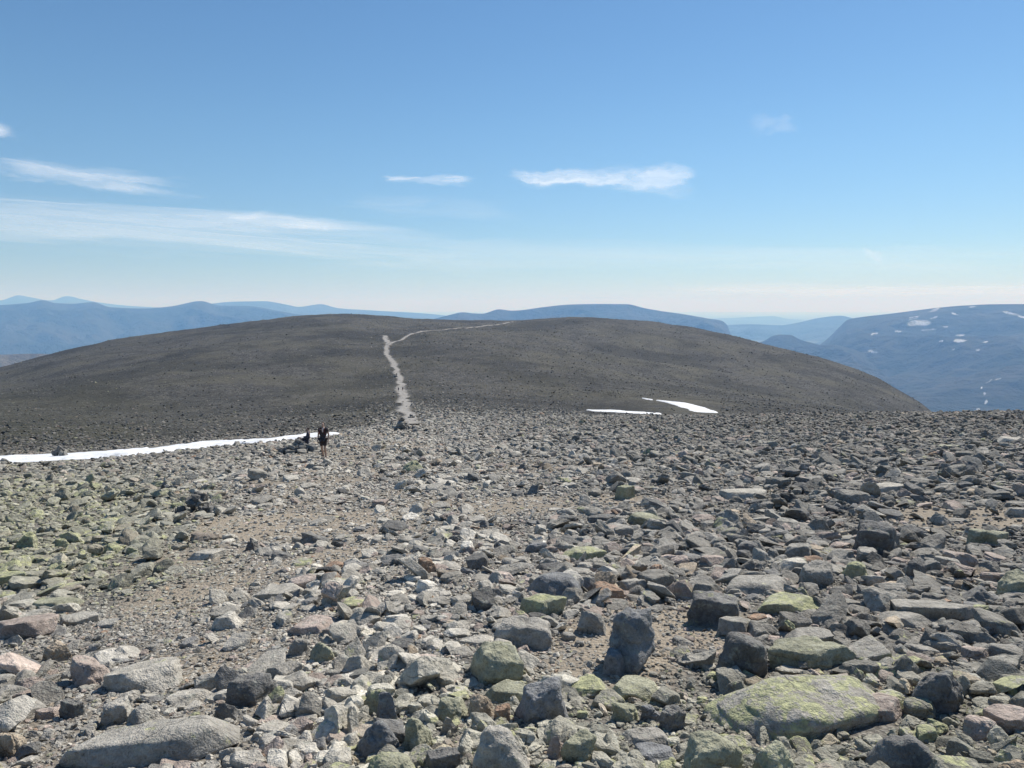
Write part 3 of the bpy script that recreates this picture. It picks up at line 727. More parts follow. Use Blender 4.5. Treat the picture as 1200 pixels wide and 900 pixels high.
def scatter():
    X = []; Yy = []; S = []
    bands = np.exp(np.linspace(math.log(1.7), math.log(330), 56))
    for r0, r1 in zip(bands[:-1], bands[1:]):
        rm = (r0 + r1) / 2
        half = .80 if rm < 6 else .72 if rm < 40 else .66
        area = half * (r1 * r1 - r0 * r0)
        smin = max(.021, rm * .0031) if rm < 95 else max(.3, rm * .0026)
        smax = .42 if rm < 12 else .5 if rm < 100 else 1.0
        k = .34 if rm < 95 else .16 * max(0.12, 1 - (rm - 95) / 210)
        n = int(area * k * (smin ** -2 - smax ** -2))
        u = rng.random(n)
        s = (smin ** -2 - u * (smin ** -2 - smax ** -2)) ** -.5
        rr = np.sqrt(rng.random(n) * (r1 * r1 - r0 * r0) + r0 * r0); th = rng.uniform(-half, half, n)
        X.append(rr * np.sin(th)); Yy.append(rr * np.cos(th)); S.append(s)
    x, y, s = map(np.concatenate, (X, Yy, S))
    # extra gravel: very small stones near the camera
    n = 42000
    rr = np.sqrt(rng.random(n) * (7.5 ** 2 - 1.7 ** 2) + 1.7 ** 2); th = rng.uniform(-.75, .75, n)
    x = np.concatenate([x, rr * np.sin(th)]); y = np.concatenate([y, rr * np.cos(th)]); s = np.concatenate([s, rng.uniform(.014, .03, n)])
    # cobbles and blocks piled closer together on the right and at the bottom
    n = 14500
    rr = np.exp(rng.uniform(math.log(2.4), math.log(42), n)); th = rng.uniform(-.70, .70, n)
    ex, ey = rr * np.sin(th), rr * np.cos(th); ec, er = project(ex, ey, terrain(ex, ey))
    es = np.minimum(.027 * rr, .14 + .0033 * rr) * np.clip(rng.lognormal(0, .36, n), .5, 1.9)
    wt = np.clip((ec - 560) / 200, 0, 1) * .75 + np.clip((260 - ec) / 160, 0, 1) * np.clip((720 - er) / 60, 0, 1) * .7
    wt = np.maximum(wt, np.where(ec < 420, .85, .6) * np.clip((er - 560) / 60, 0, 1))
    wt = np.maximum(wt, 1.0 * np.clip((er - 775) / 30, 0, 1) * np.clip((ec - 370) / 30, 0, 1) * np.clip((850 - ec) / 40, 0, 1))
    kk = rng.random(n) < wt
    x = np.concatenate([x, ex[kk]]); y = np.concatenate([y, ey[kk]]); s = np.concatenate([s, es[kk]])
    n = 85000
    rr = np.exp(rng.uniform(math.log(85), math.log(1080), n)); th = rng.uniform(-.63, .63, n)
    hx0, hy0 = rr * np.sin(th), rr * np.cos(th)
    x = np.concatenate([x, hx0]); y = np.concatenate([y, hy0]); s = np.concatenate([s, np.minimum(rr * .0013, .26 + rr * .0005) * np.clip(rng.lognormal(0, .42, n), .45, 2.4)])
    r = np.hypot(x, y)
    d = dirt_mask(x, y); p = path_mask(x, y)
    clump = fbm(x / (.5 + r * .06), y / (.5 + r * .06), seed=55, octs=2)
    big = s > np.maximum(.07, r * .008)
    keep = rng.random(len(x))
    pk = np.ones_like(x)
    pk *= np.where(big, 1 - .97 * d, 1 - .55 * d)
    pk *= np.where(big, 1 - .42 * p, 1)
    pk *= np.where(big, np.clip(.85 + .8 * clump, .12, 1), 1)
    z = terrain(x, y)
    col, row = project(x, y, z)
    # beige, mostly small rubble in the middle; blocks are larger on the left and right
    mid = np.clip(1 - np.abs(col - 470) / 200, 0, 1) * np.clip((row - 520) / 60, 0, 1) * np.clip((800 - row) / 60, 0, 1)
    pk *= np.where(s > np.maximum(.10, r * .013), 1 - .35 * mid, 1)
    # keep off the snow and the trail
    m = (r > 44) & (col < 412) & (row > 505 - 0) & (row < np.interp(col, [0, 120, 200, 280, 410], [545, 538, 530, 522, 508])) & (row > np.interp(col, [0, 60, 120, 200, 280, 410], [535, 531, 527.5, 521, 515, 506]))
    m |= (r > 100) & (col > 684) & (col < 844) & (row > 466) & (row < 487)
    m2 = (r > 95) & (np.abs(col - np.interp(row, [440, 457, 468, 480, 490, 499], [466, 470, 472, 475, 481, 482])) < np.interp(row, [440, 499], [6, 12]))
    pk *= np.where(m, .035, 1) * np.where(m2, .22, 1)
    pk *= np.where((col < 430) & (row < np.interp(col, [0, 430], [534, 505])) & (r > 50), .5, 1)
    ok = keep < pk
    x, y, s, z, r, col, row = [a[ok] for a in (x, y, s, z, r, col, row)]
    order = np.argsort(-s); x, y, s, z, r, col, row = [a[order] for a in (x, y, s, z, r, col, row)]
    # drop stones buried in a bigger one
    blk = heroes + BLOCK
    kd = KDTree(len(blk) + len(x)); n0 = len(blk); rad = []
    for i, h in enumerate(blk): kd.insert((h[0], h[1], 0), i); rad.append(h[2])
    nbig = int(np.sum(s / r * F > 16))
    for i in range(nbig): kd.insert((x[i], y[i], 0), n0 + i); rad.append(s[i] * .42)
    kd.balance(); rad = np.array(rad); maxr = 1.2
    okk = np.ones(len(x), bool)
    for i in range(len(x)):
        if r[i] > 45: continue
        rr_ = min(maxr, .12 * r[i] + .1)
        for co, j, dist in kd.find_range((x[i], y[i], 0), rr_ if r[i] < 20 else .9):
            if j < n0:
                f = .84
            else:
                if j - n0 >= i or not okk[j - n0]: continue
                f = .8
            if dist < rad[j] * f + (s[i] * .30 if s[i] / r[i] * F > 14 else 0): okk[i] = False; break
    return [a[okk] for a in (x, y, s, z, r, col, row)]

sx, sy, ss, sz, sr, scol, srow = scatter()
n = len(sx)
px = ss / sr * F * 1024 / 1200
lf = lichen_field(sx, sy, scol, srow)
# colours of each stone
pick = rng.random(n); reg = fbm(sx / 5, sy / 5, seed=77, octs=2)
pale_w = np.clip(1 - np.abs(scol - 430) / 330, 0, 1)
dark_w = np.clip((scol - 620) / 380, 0, 1)
base = np.array(TINT['grey'])[None] * (1 - pale_w)[:, None] + np.array(TINT['pale'])[None] * pale_w[:, None]
base = base * (1 - .28 * dark_w)[:, None]
base[pick < .09] = np.array(TINT['pink']); base[(pick > .10) & (pick < .125)] = np.array(TINT['tan']); base[(pick > .14) & (pick < .146)] = np.array(TINT['rust'])
base[(pick > .15) & (pick < .27)] = np.array(TINT['dark']) * 1.15
gl = np.clip((lf - .14) * 1.6, 0, 1)[:, None]
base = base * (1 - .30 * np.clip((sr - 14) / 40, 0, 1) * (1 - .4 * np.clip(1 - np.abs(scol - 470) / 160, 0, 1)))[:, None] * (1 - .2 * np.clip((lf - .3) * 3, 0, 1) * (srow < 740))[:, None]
base = base * (1 - gl * .6) + np.array(TINT['green']) * gl * .6 * 1.05
base = base * rng.lognormal(0, .2, n)[:, None]
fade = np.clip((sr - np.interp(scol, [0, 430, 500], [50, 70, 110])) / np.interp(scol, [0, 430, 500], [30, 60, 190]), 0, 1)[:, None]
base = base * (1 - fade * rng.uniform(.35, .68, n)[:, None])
lich = np.clip(rng.normal(lf, .22), 0, 1)
lich = np.where(rng.random(n) < .06 + .25 * gl[:, 0], np.clip(lich + .45, 0, 1), lich * .7)
KINDS = ['chunk', 'slab', 'block', 'wedge', 'pyramid']
kidx = rng.choice(5, n, p=[.30, .38, .20, .08, .04])
fl = (scol < 640) & (srow < 800) & (rng.random(n) < .5); kidx[fl] = 1
hx = rng.uniform(.24, .54, n); hx[kidx == 1] = rng.uniform(.13, .30, (kidx == 1).sum()); hx[kidx == 4] += .1
wx = rng.uniform(.55, .95, n)
yaw = rng.uniform(0, 2 * PI, n)
tlt = np.where(rng.random(n) < .3, .5, .16)
tx_, ty_ = rng.normal(0, 1, n) * tlt, rng.normal(0, 1, n) * tlt
tx_ = np.clip(tx_, -.8, .8) ; ty_ = np.clip(ty_, -.8, .8)
embed = rng.uniform(.08, .38, n)
pz = sz + ss * hx * (.5 - embed) + np.abs(ty_) * ss * .18

# the ones that show largest become objects of their own
inframe = (scol > -5) & (scol < 1205) & (srow > 480) & (srow < 905)
NIND = 300 - len(H) - 4
cand = np.argsort(-(px * inframe))[:NIND]
solo = np.zeros(n, bool); solo[cand] = True

def colour_word(c, li):
    if li > .62: return 'yellow-green lichened'
    l = c.mean()
    if c[0] > c[2] * 1.65: return 'rust-coloured' if l < .22 else 'tan'
    if c[0] > c[2] * 1.32: return 'pinkish'
    if c[1] > c[2] * 1.25: return 'greenish'
    return 'dark' if l < .14 else 'pale' if l > .27 else 'grey'
def size_word(p): return 'tiny' if p < 12 else 'small' if p < 18 else 'medium' if p < 28 else 'large'
SHW = {0: 'angular stone', 1: 'flat stone', 2: 'blocky stone', 3: 'wedge-shaped stone', 4: 'pointed stone'}
hc_ = np.array([(h[5], h[6]) for h in heroes])
groups = {}
for i in cand:
    dc, drw = scol[i] - hc_[:, 0], (srow[i] - hc_[:, 1]) * 1.6
    j = int(np.argmin(np.hypot(dc, drw)))
    a, b = dc[j], drw[j]
    dirw = ('right of' if a > 0 else 'left of') if abs(a) > abs(b) * 1.2 else ('in front of' if b > 0 else 'beyond')
    groups.setdefault((colour_word(base[i], lich[i]) + ' ' + SHW[int(kidx[i])], dirw, j), []).append((math.hypot(a, b), i))
ORD = ['nearest', 'second nearest', 'third nearest', 'fourth nearest', 'fifth nearest', 'sixth nearest', 'seventh nearest']
lab = {}
for (w_, d_, j), L in groups.items():
    L.sort()
    short = heroes[j][3]
    for q_, (dd, i) in enumerate(L):
        s_ = (size_word(px[i]) + ' ' + w_) if len(L) == 1 else (ORD[min(q_, 6)] + ' ' + w_)
        t_ = s_ + ' ' + d_ + ' the ' + short
        ws = t_.split()
        if len(ws) > 16:
            cut = ws[:16]
            while cut[-1] in ('the', 'of', 'a', 'in', 'with', 'and', 'its', 'at', 'on', 'to', 'just', 'beside', 'between', 'behind', 'under', 'above', 'right', 'left', 'bright', 'very', 'one', 'upper', 'lower', 'below', 'front', 'big', 'long', 'small', 'dark', 'bluish', 'tall', 'pinkish', 'broad', 'flat', 'by', 'flush'):
                cut.pop()
            t_ = ' '.join(cut)
        lab[i] = t_
seen = {}
for i in cand:
    if lab[i] in seen:       # tell clashing ones apart by size and place
        w = lab[i].split(' '); lab[i] = ('larger ' if px[i] > px[seen[lab[i]]] else 'smaller ') + ' '.join(w[:15])
        while lab[i] in seen: lab[i] = 'other ' + ' '.join(lab[i].split(' ')[:15])
    seen[lab[i]] = i
for i in cand:
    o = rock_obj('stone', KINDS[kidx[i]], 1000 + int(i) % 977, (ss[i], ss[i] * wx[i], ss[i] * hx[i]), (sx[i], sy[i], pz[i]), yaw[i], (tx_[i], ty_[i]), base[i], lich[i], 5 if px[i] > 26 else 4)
    tag(o, lab[i], 'stone', 'loose stones of the boulder field')

# the uncountable rest
def merged(name, sel, label, cat):
    Vs, Fs, As = [], [], []; off = 0
    sub = np.where(px > 30, 4, np.where(px > 11, 3, np.where(px > 4.5, 2, 1)))
    NP = 10
    proto = rng.integers(0, NP, n)
    for k, kind in enumerate(KINDS):
        for lv in (1, 2, 3, 4):
            for p_ in range(NP):
                ids = np.nonzero(sel & (kidx == k) & (sub == lv) & (proto == p_))[0]
                if not len(ids): continue
                V, Fc = poly_shape(kind, 500 + k * 20 + p_, lv)
                if lv >= 2:
                    nn = V / np.linalg.norm(V, axis=1, keepdims=True)
                    V = V + nn * (.045 * fbm(V[:, 0] * 4 + p_ * 3, V[:, 1] * 4, V[:, 2] * 4, seed=p_, octs=3))[:, None]
                m = len(ids)
                sc_ = np.stack([ss[ids], ss[ids] * wx[ids], ss[ids] * hx[ids]], 1)
                if lv == 1: sc_ = sc_ * 1.12
                P = V[None] * sc_[:, None, :]
                ca, sa = np.cos(tx_[ids])[:, None], np.sin(tx_[ids])[:, None]
                y_, z_ = P[..., 1] * ca - P[..., 2] * sa, P[..., 1] * sa + P[..., 2] * ca
                cb, sb = np.cos(ty_[ids])[:, None], np.sin(ty_[ids])[:, None]
                x_, z_ = P[..., 0] * cb + z_ * sb, -P[..., 0] * sb + z_ * cb
                cc, sc2 = np.cos(yaw[ids])[:, None], np.sin(yaw[ids])[:, None]
                x2, y2 = x_ * cc - y_ * sc2, x_ * sc2 + y_ * cc
                P = np.stack([x2 + sx[ids][:, None], y2 + sy[ids][:, None], z_ + pz[ids][:, None]], 2)
                Vs.append(P.reshape(-1, 3).astype(np.float32))
                Fs.append((Fc[None] + (np.arange(m) * len(V))[:, None, None] + off).reshape(-1, 3).astype(np.int32))
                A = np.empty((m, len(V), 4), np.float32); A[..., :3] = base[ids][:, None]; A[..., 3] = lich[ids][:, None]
                As.append(A.reshape(-1, 4)); off += m * len(V)
    V, Fc, A = np.concatenate(Vs), np.concatenate(Fs), np.concatenate(As)
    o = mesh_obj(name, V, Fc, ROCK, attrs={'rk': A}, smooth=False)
    tag(o, label, cat, kind='stuff')
    print(name, len(V), len(Fc))
print('stones', n, 'solo', len(cand), 'min px', px[cand].min())
merged('gravel', ~solo & (ss < .06), 'fine grey gravel between the stones of the foreground', 'gravel')
merged('rubble', ~solo & (ss >= .06), 'countless angular grey stones covering the plateau', 'rubble')

# ------------------------------------------------------------------ people
SKIN = plain('skin', (.38, .25, .19), .6, 12, .08)
M_BLACK = plain('black_fabric', (.04, .03, .033), .9)
M_RED = plain('dark_red_fabric', (.09, .014, .018), .85)
M_HAIR = plain('brown_hair', (.05, .03, .02), .7)
M_BOOT = plain('boot_leather', (.05, .035, .028), .7)
M_NAVY = plain('charcoal_fabric', (.05, .05, .07), .9)
M_PALE = plain('pale_fabric', (.6, .5, .48), .8)
M_EYE = plain('eye', (.02, .02, .02), .3)

def skin(name, J, E, mat, parent, root=None, sub=1):
    """J: {key: (x,y,z,radius or (rx,ry))}, E: list of key pairs"""
    keys = list(J); idx = {k: i for i, k in enumerate(keys)}
    me = bpy.data.meshes.new(name)
    me.from_pydata([J[k][:3] for k in keys], [(idx[a], idx[b]) for a, b in E], [])
    o = bpy.data.objects.new(name, me); COL.objects.link(o)
    md = o.modifiers.new('Skin', 'SKIN'); md.use_smooth_shade = True
    sv = me.skin_vertices[0].data
    for k in keys:
        r = J[k][3]; sv[idx[k]].radius = r if isinstance(r, tuple) else (r, r)
        sv[idx[k]].use_root = (k == (root or keys[0]))
    s = o.modifiers.new('Sub', 'SUBSURF'); s.levels = sub; s.render_levels = sub
    me.materials.append(mat); o.parent = parent
    return o

def lathe_head(parent, c, mat_hair, face_dir):
    pass

def person(name, pose, label, loc, rz, group, top=M_BLACK, bottom=M_BLACK, legs_bare=True, pack=None, scarf=None):
    e = empty(name, loc, rz); tag(e, label, 'person', group)
    if pose == 'walk':
        J = dict(pelvis=(0, 0, .95, (.15, .11)), waist=(0, 0, 1.08, (.125, .095)), chest=(0, -.01, 1.30, (.16, .115)), neckb=(0, 0, 1.46, (.075, .065)), neck=(0, -.01, 1.53, .052), head=(0, -.025, 1.62, (.078, .092)), crown=(0, -.01, 1.70, (.072, .085)),
                 nose=(0, -.125, 1.615, .014),
                 hipL=(.09, 0, .90, .095), kneeL=(.10, -.10, .50, .058), calfL=(.10, -.04, .36, .055), ankL=(.10, .02, .09, .036), toeL=(.11, -.15, .035, .032),
                 hipR=(-.09, 0, .90, .095), kneeR=(-.10, .04, .49, .058), calfR=(-.10, .10, .36, .055), ankR=(-.10, .20, .10, .036), toeR=(-.11, .05, .03, .032),
                 shL=(.19, 0, 1.42, .058), elL=(.25, .03, 1.14, .042), wrL=(.27, -.06, .90, .028), paL=(.27, -.08, .82, (.018, .036)),
                 shR=(-.19, 0, 1.42, .058), elR=(-.25, .05, 1.14, .042), wrR=(-.26, .0, .90, .028), paR=(-.26, -.02, .82, (.018, .036)))
    else:     # sitting on a stone, legs stretched out to the side it faces (-Y)
        J = dict(pelvis=(0, 0, .10, (.16, .12)), waist=(0, .05, .22, (.13, .1)), chest=(0, .10, .44, (.16, .115)), neckb=(0, .09, .60, (.075, .065)), neck=(0, .07, .66, .052), head=(0, .045, .75, (.078, .092)), crown=(0, .06, .83, (.072, .085)),
                 nose=(0, -.05, .745, .014),
                 hipL=(.09, -.04, .09, .095), kneeL=(.12, -.48, .20, .06), calfL=(.12, -.62, .06, .056), ankL=(.12, -.86, -.18, .036), toeL=(.13, -1.02, -.14, .032),
                 hipR=(-.09, -.04, .09, .095), kneeR=(-.12, -.46, .24, .06), calfR=(-.12, -.58, .10, .056), ankR=(-.12, -.78, -.18, .036), toeR=(-.13, -.95, -.15, .032),
                 shL=(.19, .10, .56, .058), elL=(.25, .0, .30, .042), wrL=(.18, -.24, .26, .028), paL=(.15, -.32, .27, (.036, .018)),
                 shR=(-.19, .10, .56, .058), elR=(-.25, .02, .30, .042), wrR=(-.18, -.22, .29, .028), paR=(-.15, -.30, .30, (.036, .018)))
    E = [('pelvis', 'waist'), ('waist', 'chest'), ('chest', 'neckb'), ('neckb', 'neck'), ('neck', 'head'), ('head', 'crown'), ('head', 'nose')]
    for s in 'LR':
        E += [('pelvis', 'hip' + s), ('hip' + s, 'knee' + s), ('knee' + s, 'calf' + s), ('calf' + s, 'ank' + s), ('ank' + s, 'toe' + s), ('chest', 'sh' + s), ('sh' + s, 'el' + s), ('el' + s, 'wr' + s), ('wr' + s, 'pa' + s)]
        p = Vector(J['pa' + s][:3]); w = Vector(J['wr' + s][:3]); d = (p - w).normalized(); sid = Vector((0, 1, 0)) if pose == 'walk' else Vector((1, 0, 0))
        for k, (o_, L) in enumerate(((-.028, .07), (-.01, .082), (.009, .078), (.027, .062))):
            a = p + sid * o_ + d * .03; b = a + d * L + Vector((-.012 if s == 'L' else .012, 0, 0))
            J['f%d%s' % (k, s)] = tuple(a) + (.010,); J['g%d%s' % (k, s)] = tuple(b) + (.008,)
            E += [('pa' + s, 'f%d%s' % (k, s)), ('f%d%s' % (k, s), 'g%d%s' % (k, s))]
        a = w.lerp(p, .5) + sid * -.04; J['t' + s] = tuple(a) + (.011,); J['u' + s] = tuple(a + d * .045 - sid * .012) + (.009,)
        E += [('wr' + s, 't' + s), ('t' + s, 'u' + s)]
    skin('body', J, E, SKIN, e)
    def grow(k, g, dz=0):
        v = J[k]; r = v[3]; r = r if isinstance(r, tuple) else (r, r)
        return (v[0], v[1], v[2] + dz, (r[0] + g, r[1] + g))
    def lerp(a, b, t, g):
        A, B = J[a], J[b]; ra = A[3][0] if isinstance(A[3], tuple) else A[3]; rb = B[3][0] if isinstance(B[3], tuple) else B[3]
        return (A[0] + (B[0] - A[0]) * t, A[1] + (B[1] - A[1]) * t, A[2] + (B[2] - A[2]) * t, (ra + (rb - ra) * t + g,) * 2)
    T = dict(waist=grow('waist', .02), hem=grow('pelvis', .02), chest=grow('chest', .018), neckb=grow('neckb', .012))
    TE = [('waist', 'hem'), ('waist', 'chest'), ('chest', 'neckb')]
    for s in 'LR':
        T['sh' + s] = grow('sh' + s, .014); T['sl' + s] = lerp('sh' + s, 'el' + s, .95 if not legs_bare else .6, .014)
        TE += [('chest', 'sh' + s), ('sh' + s, 'sl' + s)]
        if not legs_bare:
            T['cu' + s] = grow('wr' + s, .014); TE += [('sl' + s, 'cu' + s)]
    skin('shirt', T, TE, top, e)
    Bt = dict(pelvis=grow('pelvis', .028)); BE = []
    for s in 'LR':
        Bt['hip' + s] = grow('hip' + s, .02); BE += [('pelvis', 'hip' + s)]
        Bt['kn' + s] = lerp('hip' + s, 'knee' + s, .8 if legs_bare else 1.0, .026); BE += [('hip' + s, 'kn' + s)]
        if not legs_bare:
            Bt['ca' + s] = grow('calf' + s, .02); Bt['an' + s] = grow('ank' + s, .022); BE += [('kn' + s, 'ca' + s), ('ca' + s, 'an' + s)]
    skin('shorts' if legs_bare else 'trousers', Bt, BE, bottom, e)
    for s in 'LR':
        skin('boot', dict(a=lerp('ank' + s, 'calf' + s, .25, .012), b=grow('ank' + s, .014, -.03), c=grow('toe' + s, .012)), [('a', 'b'), ('b', 'c')], M_BOOT, e)
    c = Vector(J['crown'][:3])
    skin('hair', dict(a=(c.x, c.y + .01, c.z + .012, (.083, .09)), b=(c.x, c.y + .04, c.z - .05, (.08, .06)), c=(c.x, c.y + .055, c.z - .13, (.055, .03))), [('a', 'b'), ('b', 'c')], M_HAIR, e)
    hd = J['head']
    for sx_ in (-.03, .03):
        V, Fc = ICO[2]; o = mesh_obj('eye', V * .011 + np.array([hd[0] + sx_, hd[1] - .082, hd[2] + .02]), Fc, M_EYE, e)
    if pack:
        ch = J['chest']
        skin('backpack', dict(a=(0, ch[1] + .20, ch[2] - .22, (.14, .09)), b=(0, ch[1] + .21, ch[2] - .02, (.15, .10)), c=(0, ch[1] + .18, ch[2] + .16, (.12, .08))), [('a', 'b'), ('b', 'c')], pack, e)
        for sx_ in (-.11, .11):
            skin('strap', dict(a=(sx_, ch[1] + .10, ch[2] + .15, .02), b=(sx_, ch[1] - .09, ch[2] + .12, .018), c=(sx_ * 1.1, ch[1] - .135, ch[2] - .02, .018), d=(sx_ * 1.3, ch[1] - .02, ch[2] - .2, .018)), [('a', 'b'), ('b', 'c'), ('c', 'd')], pack, e)
    if scarf:
        sh = J['neckb']
        skin('scarf', dict(a=(.09, sh[1] - .09, sh[2] + .02, .035), b=(.02, sh[1] - .13, sh[2] - .06, .035), c=(.05, sh[1] - .16, sh[2] - .2, .03)), [('a', 'b'), ('b', 'c')], scarf, e)
    return e

def tree_copy(root):
    r = root.copy(); COL.objects.link(r)
    for ch in list(root.children):
        c = ch.copy(); COL.objects.link(c); c.parent = r
    return r

PX, PY, PZ = hit(379.5, 538.5)
person('person', 'walk', 'walker in black top and shorts with bare legs coming up the boulder field', (PX, PY, PZ + .03), math.radians(-8), 'walkers on the mountain', M_BLACK, M_BLACK, True, M_RED, M_PALE).scale = (.84, .84, .84)
CX, CY, CZ = hit(360, 527)
CX, CY = CX * 1.0, CY
person('person', 'sit', 'person in dark clothes sitting on the low wide cairn by the snow', (CX, CY, CZ + .34), math.radians(-80), 'walkers on the mountain', M_NAVY, M_NAVY, False, None, None).scale = (.85, .85, .85)
a = person('person', 'walk', 'left one of the two tiny hikers far down on the trail', (0, 0, 0), math.radians(172), 'walkers on the mountain', M_NAVY, M_NAVY, True, M_BLACK)
ax, ay, az = hit(467, 459.5); a.location = (ax, ay, az + .25)
b = tree_copy(a); bx, by, bz = hit(472, 459); b.location = (bx, by, bz + .25); b.rotation_euler.z = math.radians(15)
b['label'] = 'right one of the two tiny hikers far down on the trail'

# ------------------------------------------------------------------ thin high clouds (sheets of ice cloud at their real height)
def cloud_mat(name, dens, sx_, sy_, thr, seed, tl=1., tr=1.):
    m, nt, out = new_mat(name); q = N(nt)
    at = q('ShaderNodeAttribute', attribute_name='cu')
    sp = q('ShaderNodeSeparateColor', {0: at.outputs['Color']})
    u, v = sp.outputs[0], sp.outputs[1]
    wv = q('ShaderNodeCombineXYZ', {0: q.math('MULTIPLY', u, sx_ * .8), 1: q.math('MULTIPLY', v, sy_ * .6), 2: seed * 3.1})
    wn = q('ShaderNodeSeparateColor', {0: q('ShaderNodeTexNoise', {'Vector': wv.outputs[0], 'Scale': 1.3, 'Detail': 6., 'Roughness': .6}).outputs['Color']})
    u = q.math('ADD', u, q.math('MULTIPLY', q.math('SUBTRACT', wn.outputs[0], .5), .5))
    v = q.math('ADD', v, q.math('MULTIPLY', q.math('SUBTRACT', wn.outputs[1], .5), .55))
    v = q.math('ADD', q.math('DIVIDE', q.math('SUBTRACT', v, .5), q.rng(u, 0, 1, tl, tr)), .5)
    vec = q('ShaderNodeCombineXYZ', {0: q.math('ADD', q.math('MULTIPLY', u, sx_ * 1.3), q.math('MULTIPLY', v, sy_ * .5)), 1: q.math('MULTIPLY', v, sy_ * 1.7), 2: seed * 1.37})
    n1 = q.noise(vec.outputs[0], 1.0, 6, .52, .5)
    vec2 = q('ShaderNodeCombineXYZ', {0: q.math('MULTIPLY', u, sx_ * .35), 1: q.math('MULTIPLY', v, sy_ * .4), 2: seed * 2.1})
    n2 = q.noise(vec2.outputs[0], 1.0, 3, .5, .4)
    eu = q.math('MULTIPLY', q.rng(u, 0, .3, smooth=True), q.rng(u, 1, .65, smooth=True))
    ev = q.math('MULTIPLY', q.rng(v, 0, .42, smooth=True), q.rng(v, 1, .6, smooth=True))
    e = q.math('MULTIPLY', eu, ev)
    d = q.math('ADD', q.math('MULTIPLY', n1, .6), q.math('MULTIPLY', n2, .4))
    d = q.math('ADD', d, q.math('MULTIPLY', q.math('SUBTRACT', e, 1.0), .42))
    al = q.math('MULTIPLY', q.rng(d, thr, thr + .58, smooth=True), dens)
    al = q.math('MULTIPLY', al, q.rng(e, 0, .25))
    al = q.math('MULTIPLY', al, q.math('MULTIPLY', q.rng(sp.outputs[1], 0, .12, smooth=True), q.rng(sp.outputs[1], 1, .88, smooth=True)))
    al = q.math('MULTIPLY', al, q.math('MULTIPLY', q.rng(sp.outputs[0], 0, .1, smooth=True), q.rng(sp.outputs[0], 1, .9, smooth=True)))
    df = q('ShaderNodeBsdfDiffuse', {'Color': (.9, .9, .9, 1)}); tr = q('ShaderNodeBsdfTranslucent', {'Color': (.92, .92, .92, 1)})
    mx = q('ShaderNodeMixShader', {0: .8, 1: df.outputs[0], 2: tr.outputs[0]})
    tp = q('ShaderNodeBsdfTransparent')
    mm = q('ShaderNodeMixShader', {0: al, 1: tp.outputs[0], 2: mx.outputs[0]})
    nt.links.new(mm.outputs[0], out.inputs[0]); return m

def cloud(c0, c1, r0, r1, skew, alt, dens, sx_, sy_, thr, seed, label, tl=1., tr=1., name='cirrus_cloud'):
    nu, nv = 40, 14
    U, Vv = np.meshgrid(np.linspace(0, 1, nu), np.linspace(0, 1, nv))
    cc = c0 + (c1 - c0) * U; rw = r0 + (r1 - r0) * Vv + skew * (U - .5)
    th, s = ray(cc, rw)
    z = alt * (1 + .004 * np.sin(U * 5) * np.cos(Vv * 4))
    r = z / s
    P = np.stack([r * np.sin(th), r * np.cos(th), z], 2).reshape(-1, 3)
    A = np.zeros((nu * nv, 4)); A[:, 0] = U.ravel(); A[:, 1] = Vv.ravel(); A[:, 3] = 1
    o = mesh_obj(name, P, grid_faces(nv, nu), cloud_mat('ice_cloud', dens, sx_, sy_, thr, seed, tl, tr), attrs={'cu': A})
    tag(o, label, 'cloud', 'thin clouds in the blue sky')
cloud(575, 850, 160, 258, 14, 8000, .68, 3.0, 2.2, .15, 3, 'brightest white wisp of cloud right of the middle of the sky', .2, .8)
cloud(430, 575, 196, 226, 2, 8000, .6, 3.4, 2.2, .24, 5, 'short thin white wisp left of the brightest wisp', .5, .8)
cloud(-60, 275, 166, 250, 40, 8000, .45, 2.4, 3, .18, 8, 'upper streak of cloud at the left above the long band', .5, .6)
cloud(-450, 720, 200, 322, 88, 7000, .46, 2.4, 7, .18, 12, 'long faint band of cloud stretching from the left edge', 1., .6)
cloud(180, 470, 240, 280, 22, 7600, .45, 3, 2.5, .2, 15, 'faint thread of cloud just above the long band', .7, .6)
cloud(-60, 36, 140, 168, 4, 8000, .6, 2, 1.5, .2, 18, 'small white puff at the left edge of the sky')
cloud(865, 950, 120, 170, -10, 8200, .26, 2.4, 2.4, .24, 21, 'faint small veil of cloud high on the right')
cloud(1006, 1042, 282, 316, 14, 7800, .4, 1.5, 2.5, .22, 23, 'very small faint curl of cloud low on the right', .6, .8)
cloud(360, 680, 222, 264, 8, 7600, .14, 3, 3, .24, 25, 'barely visible veil of cloud under the short thin wisp')
cloud(200, 1500, 272, 332, 8, 6000, .2, 5, 2.6, .2, 28, 'broad pale veil low over the middle mountains')
cloud(600, 1600, 326, 354, -3, 2600, .5, 5, 3, .2, 31, 'row of pale clouds low over the right-hand mountains')

# ------------------------------------------------------------------ air
def haze():
    m, nt, out = new_mat('mountain_air'); q = N(nt)
    v = q('ShaderNodeVolumePrincipled', {'Color': (.25, .52, 1.0, 1), 'Absorption Color': (1, 1, 1, 1), 'Density': HAZE_D, 'Anisotropy': 0.1})
    nt.links.new(v.outputs[0], out.inputs['Volume'])
    bm = bmesh.new(); bmesh.ops.create_cube(bm, size=1)
    L = 60000
    for v_ in bm.verts:
        v_.co = Vector((v_.co.x * 2 * L, v_.co.y * 2 * L + 22000, -760 if v_.co.z < 0 else 640))
    me = bpy.data.meshes.new('haze'); bm.to_mesh(me); bm.free(); me.materials.append(m)
    o = bpy.data.objects.new('haze', me); COL.objects.link(o); tag(o, kind='stuff')
HAZE_D = 8e-5
haze()

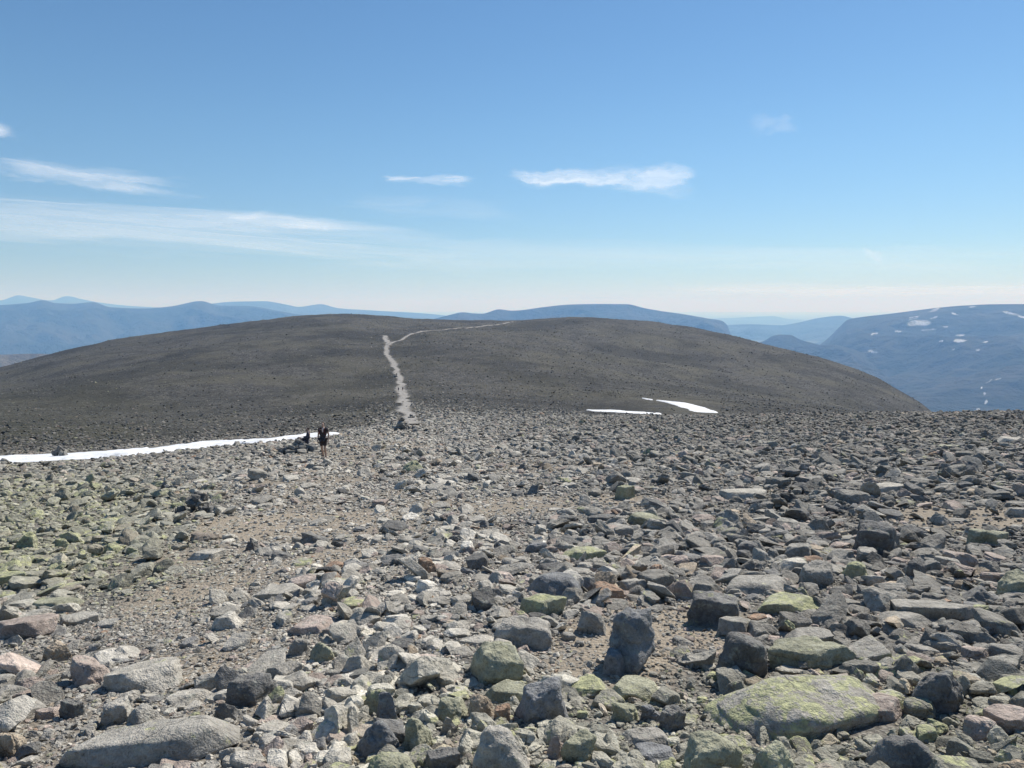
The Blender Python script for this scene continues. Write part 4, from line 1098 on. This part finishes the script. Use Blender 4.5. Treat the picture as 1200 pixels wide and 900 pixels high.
# ------------------------------------------------------------------ light, sky, camera
SUN_EL, SUN_AZ = math.radians(46), math.radians(38)      # azimuth clockwise from the viewing direction
sd = Vector((math.sin(SUN_AZ) * math.cos(SUN_EL), math.cos(SUN_AZ) * math.cos(SUN_EL), math.sin(SUN_EL)))
L = bpy.data.lights.new('sun', 'SUN'); L.energy = 5.0; L.angle = math.radians(.53); L.color = (1, .955, .89)
so = bpy.data.objects.new('sun', L); COL.objects.link(so)
so.rotation_euler = sd.to_track_quat('Z', 'Y').to_euler(); so.location = (20, 20, 60)
w = bpy.data.worlds.new('World'); sc.world = w; w.use_nodes = True
nt = w.node_tree; bg = nt.nodes['Background']
sky = nt.nodes.new('ShaderNodeTexSky'); sky.sky_type = 'NISHITA'; sky.sun_disc = False
sky.sun_elevation = SUN_EL; sky.sun_rotation = SUN_AZ
sky.altitude = 1500; sky.air_density = 1.2; sky.dust_density = .15; sky.ozone_density = 3.0
hs = nt.nodes.new('ShaderNodeHueSaturation'); hs.inputs['Saturation'].default_value = 1.10
nt.links.new(sky.outputs[0], hs.inputs['Color'])
q = N(nt); dz = q('ShaderNodeSeparateXYZ', {0: q('ShaderNodeTexCoord').outputs['Generated']}).outputs['Z']     # cooler tint painted into the sky low over the horizon
low = q.rng(dz, 0.0, .24, 1, 0, smooth=True)
tint = q.mix(low, (.99, 1.12, 1.17), (.76, .90, 1.12))
res = q.mix(1.0, hs.outputs[0], tint, 'MULTIPLY')
nt.links.new(res, bg.inputs[0]); bg.inputs[1].default_value = .072
cam = bpy.data.cameras.new('camera'); co = bpy.data.objects.new('camera', cam); COL.objects.link(co)
co.location = (0, 0, 0); co.rotation_euler = (PI / 2 - PITCH, 0, 0)
cam.sensor_width = 36; cam.angle = 2 * math.atan(600 / F); cam.clip_start = .1; cam.clip_end = 900000
sc.camera = co
vs = sc.view_settings; vs.view_transform = 'Standard'; vs.look = 'None'; vs.exposure = .32; vs.gamma = 1; vs.use_curve_mapping = False
sc.cycles.use_denoising = True
sc.cycles.max_bounces = 6; sc.cycles.diffuse_bounces = 2; sc.cycles.volume_bounces = 1; sc.cycles.transparent_max_bounces = 16
sc.cycles.volume_step_rate = 1
sc.cycles.sample_clamp_indirect = 4
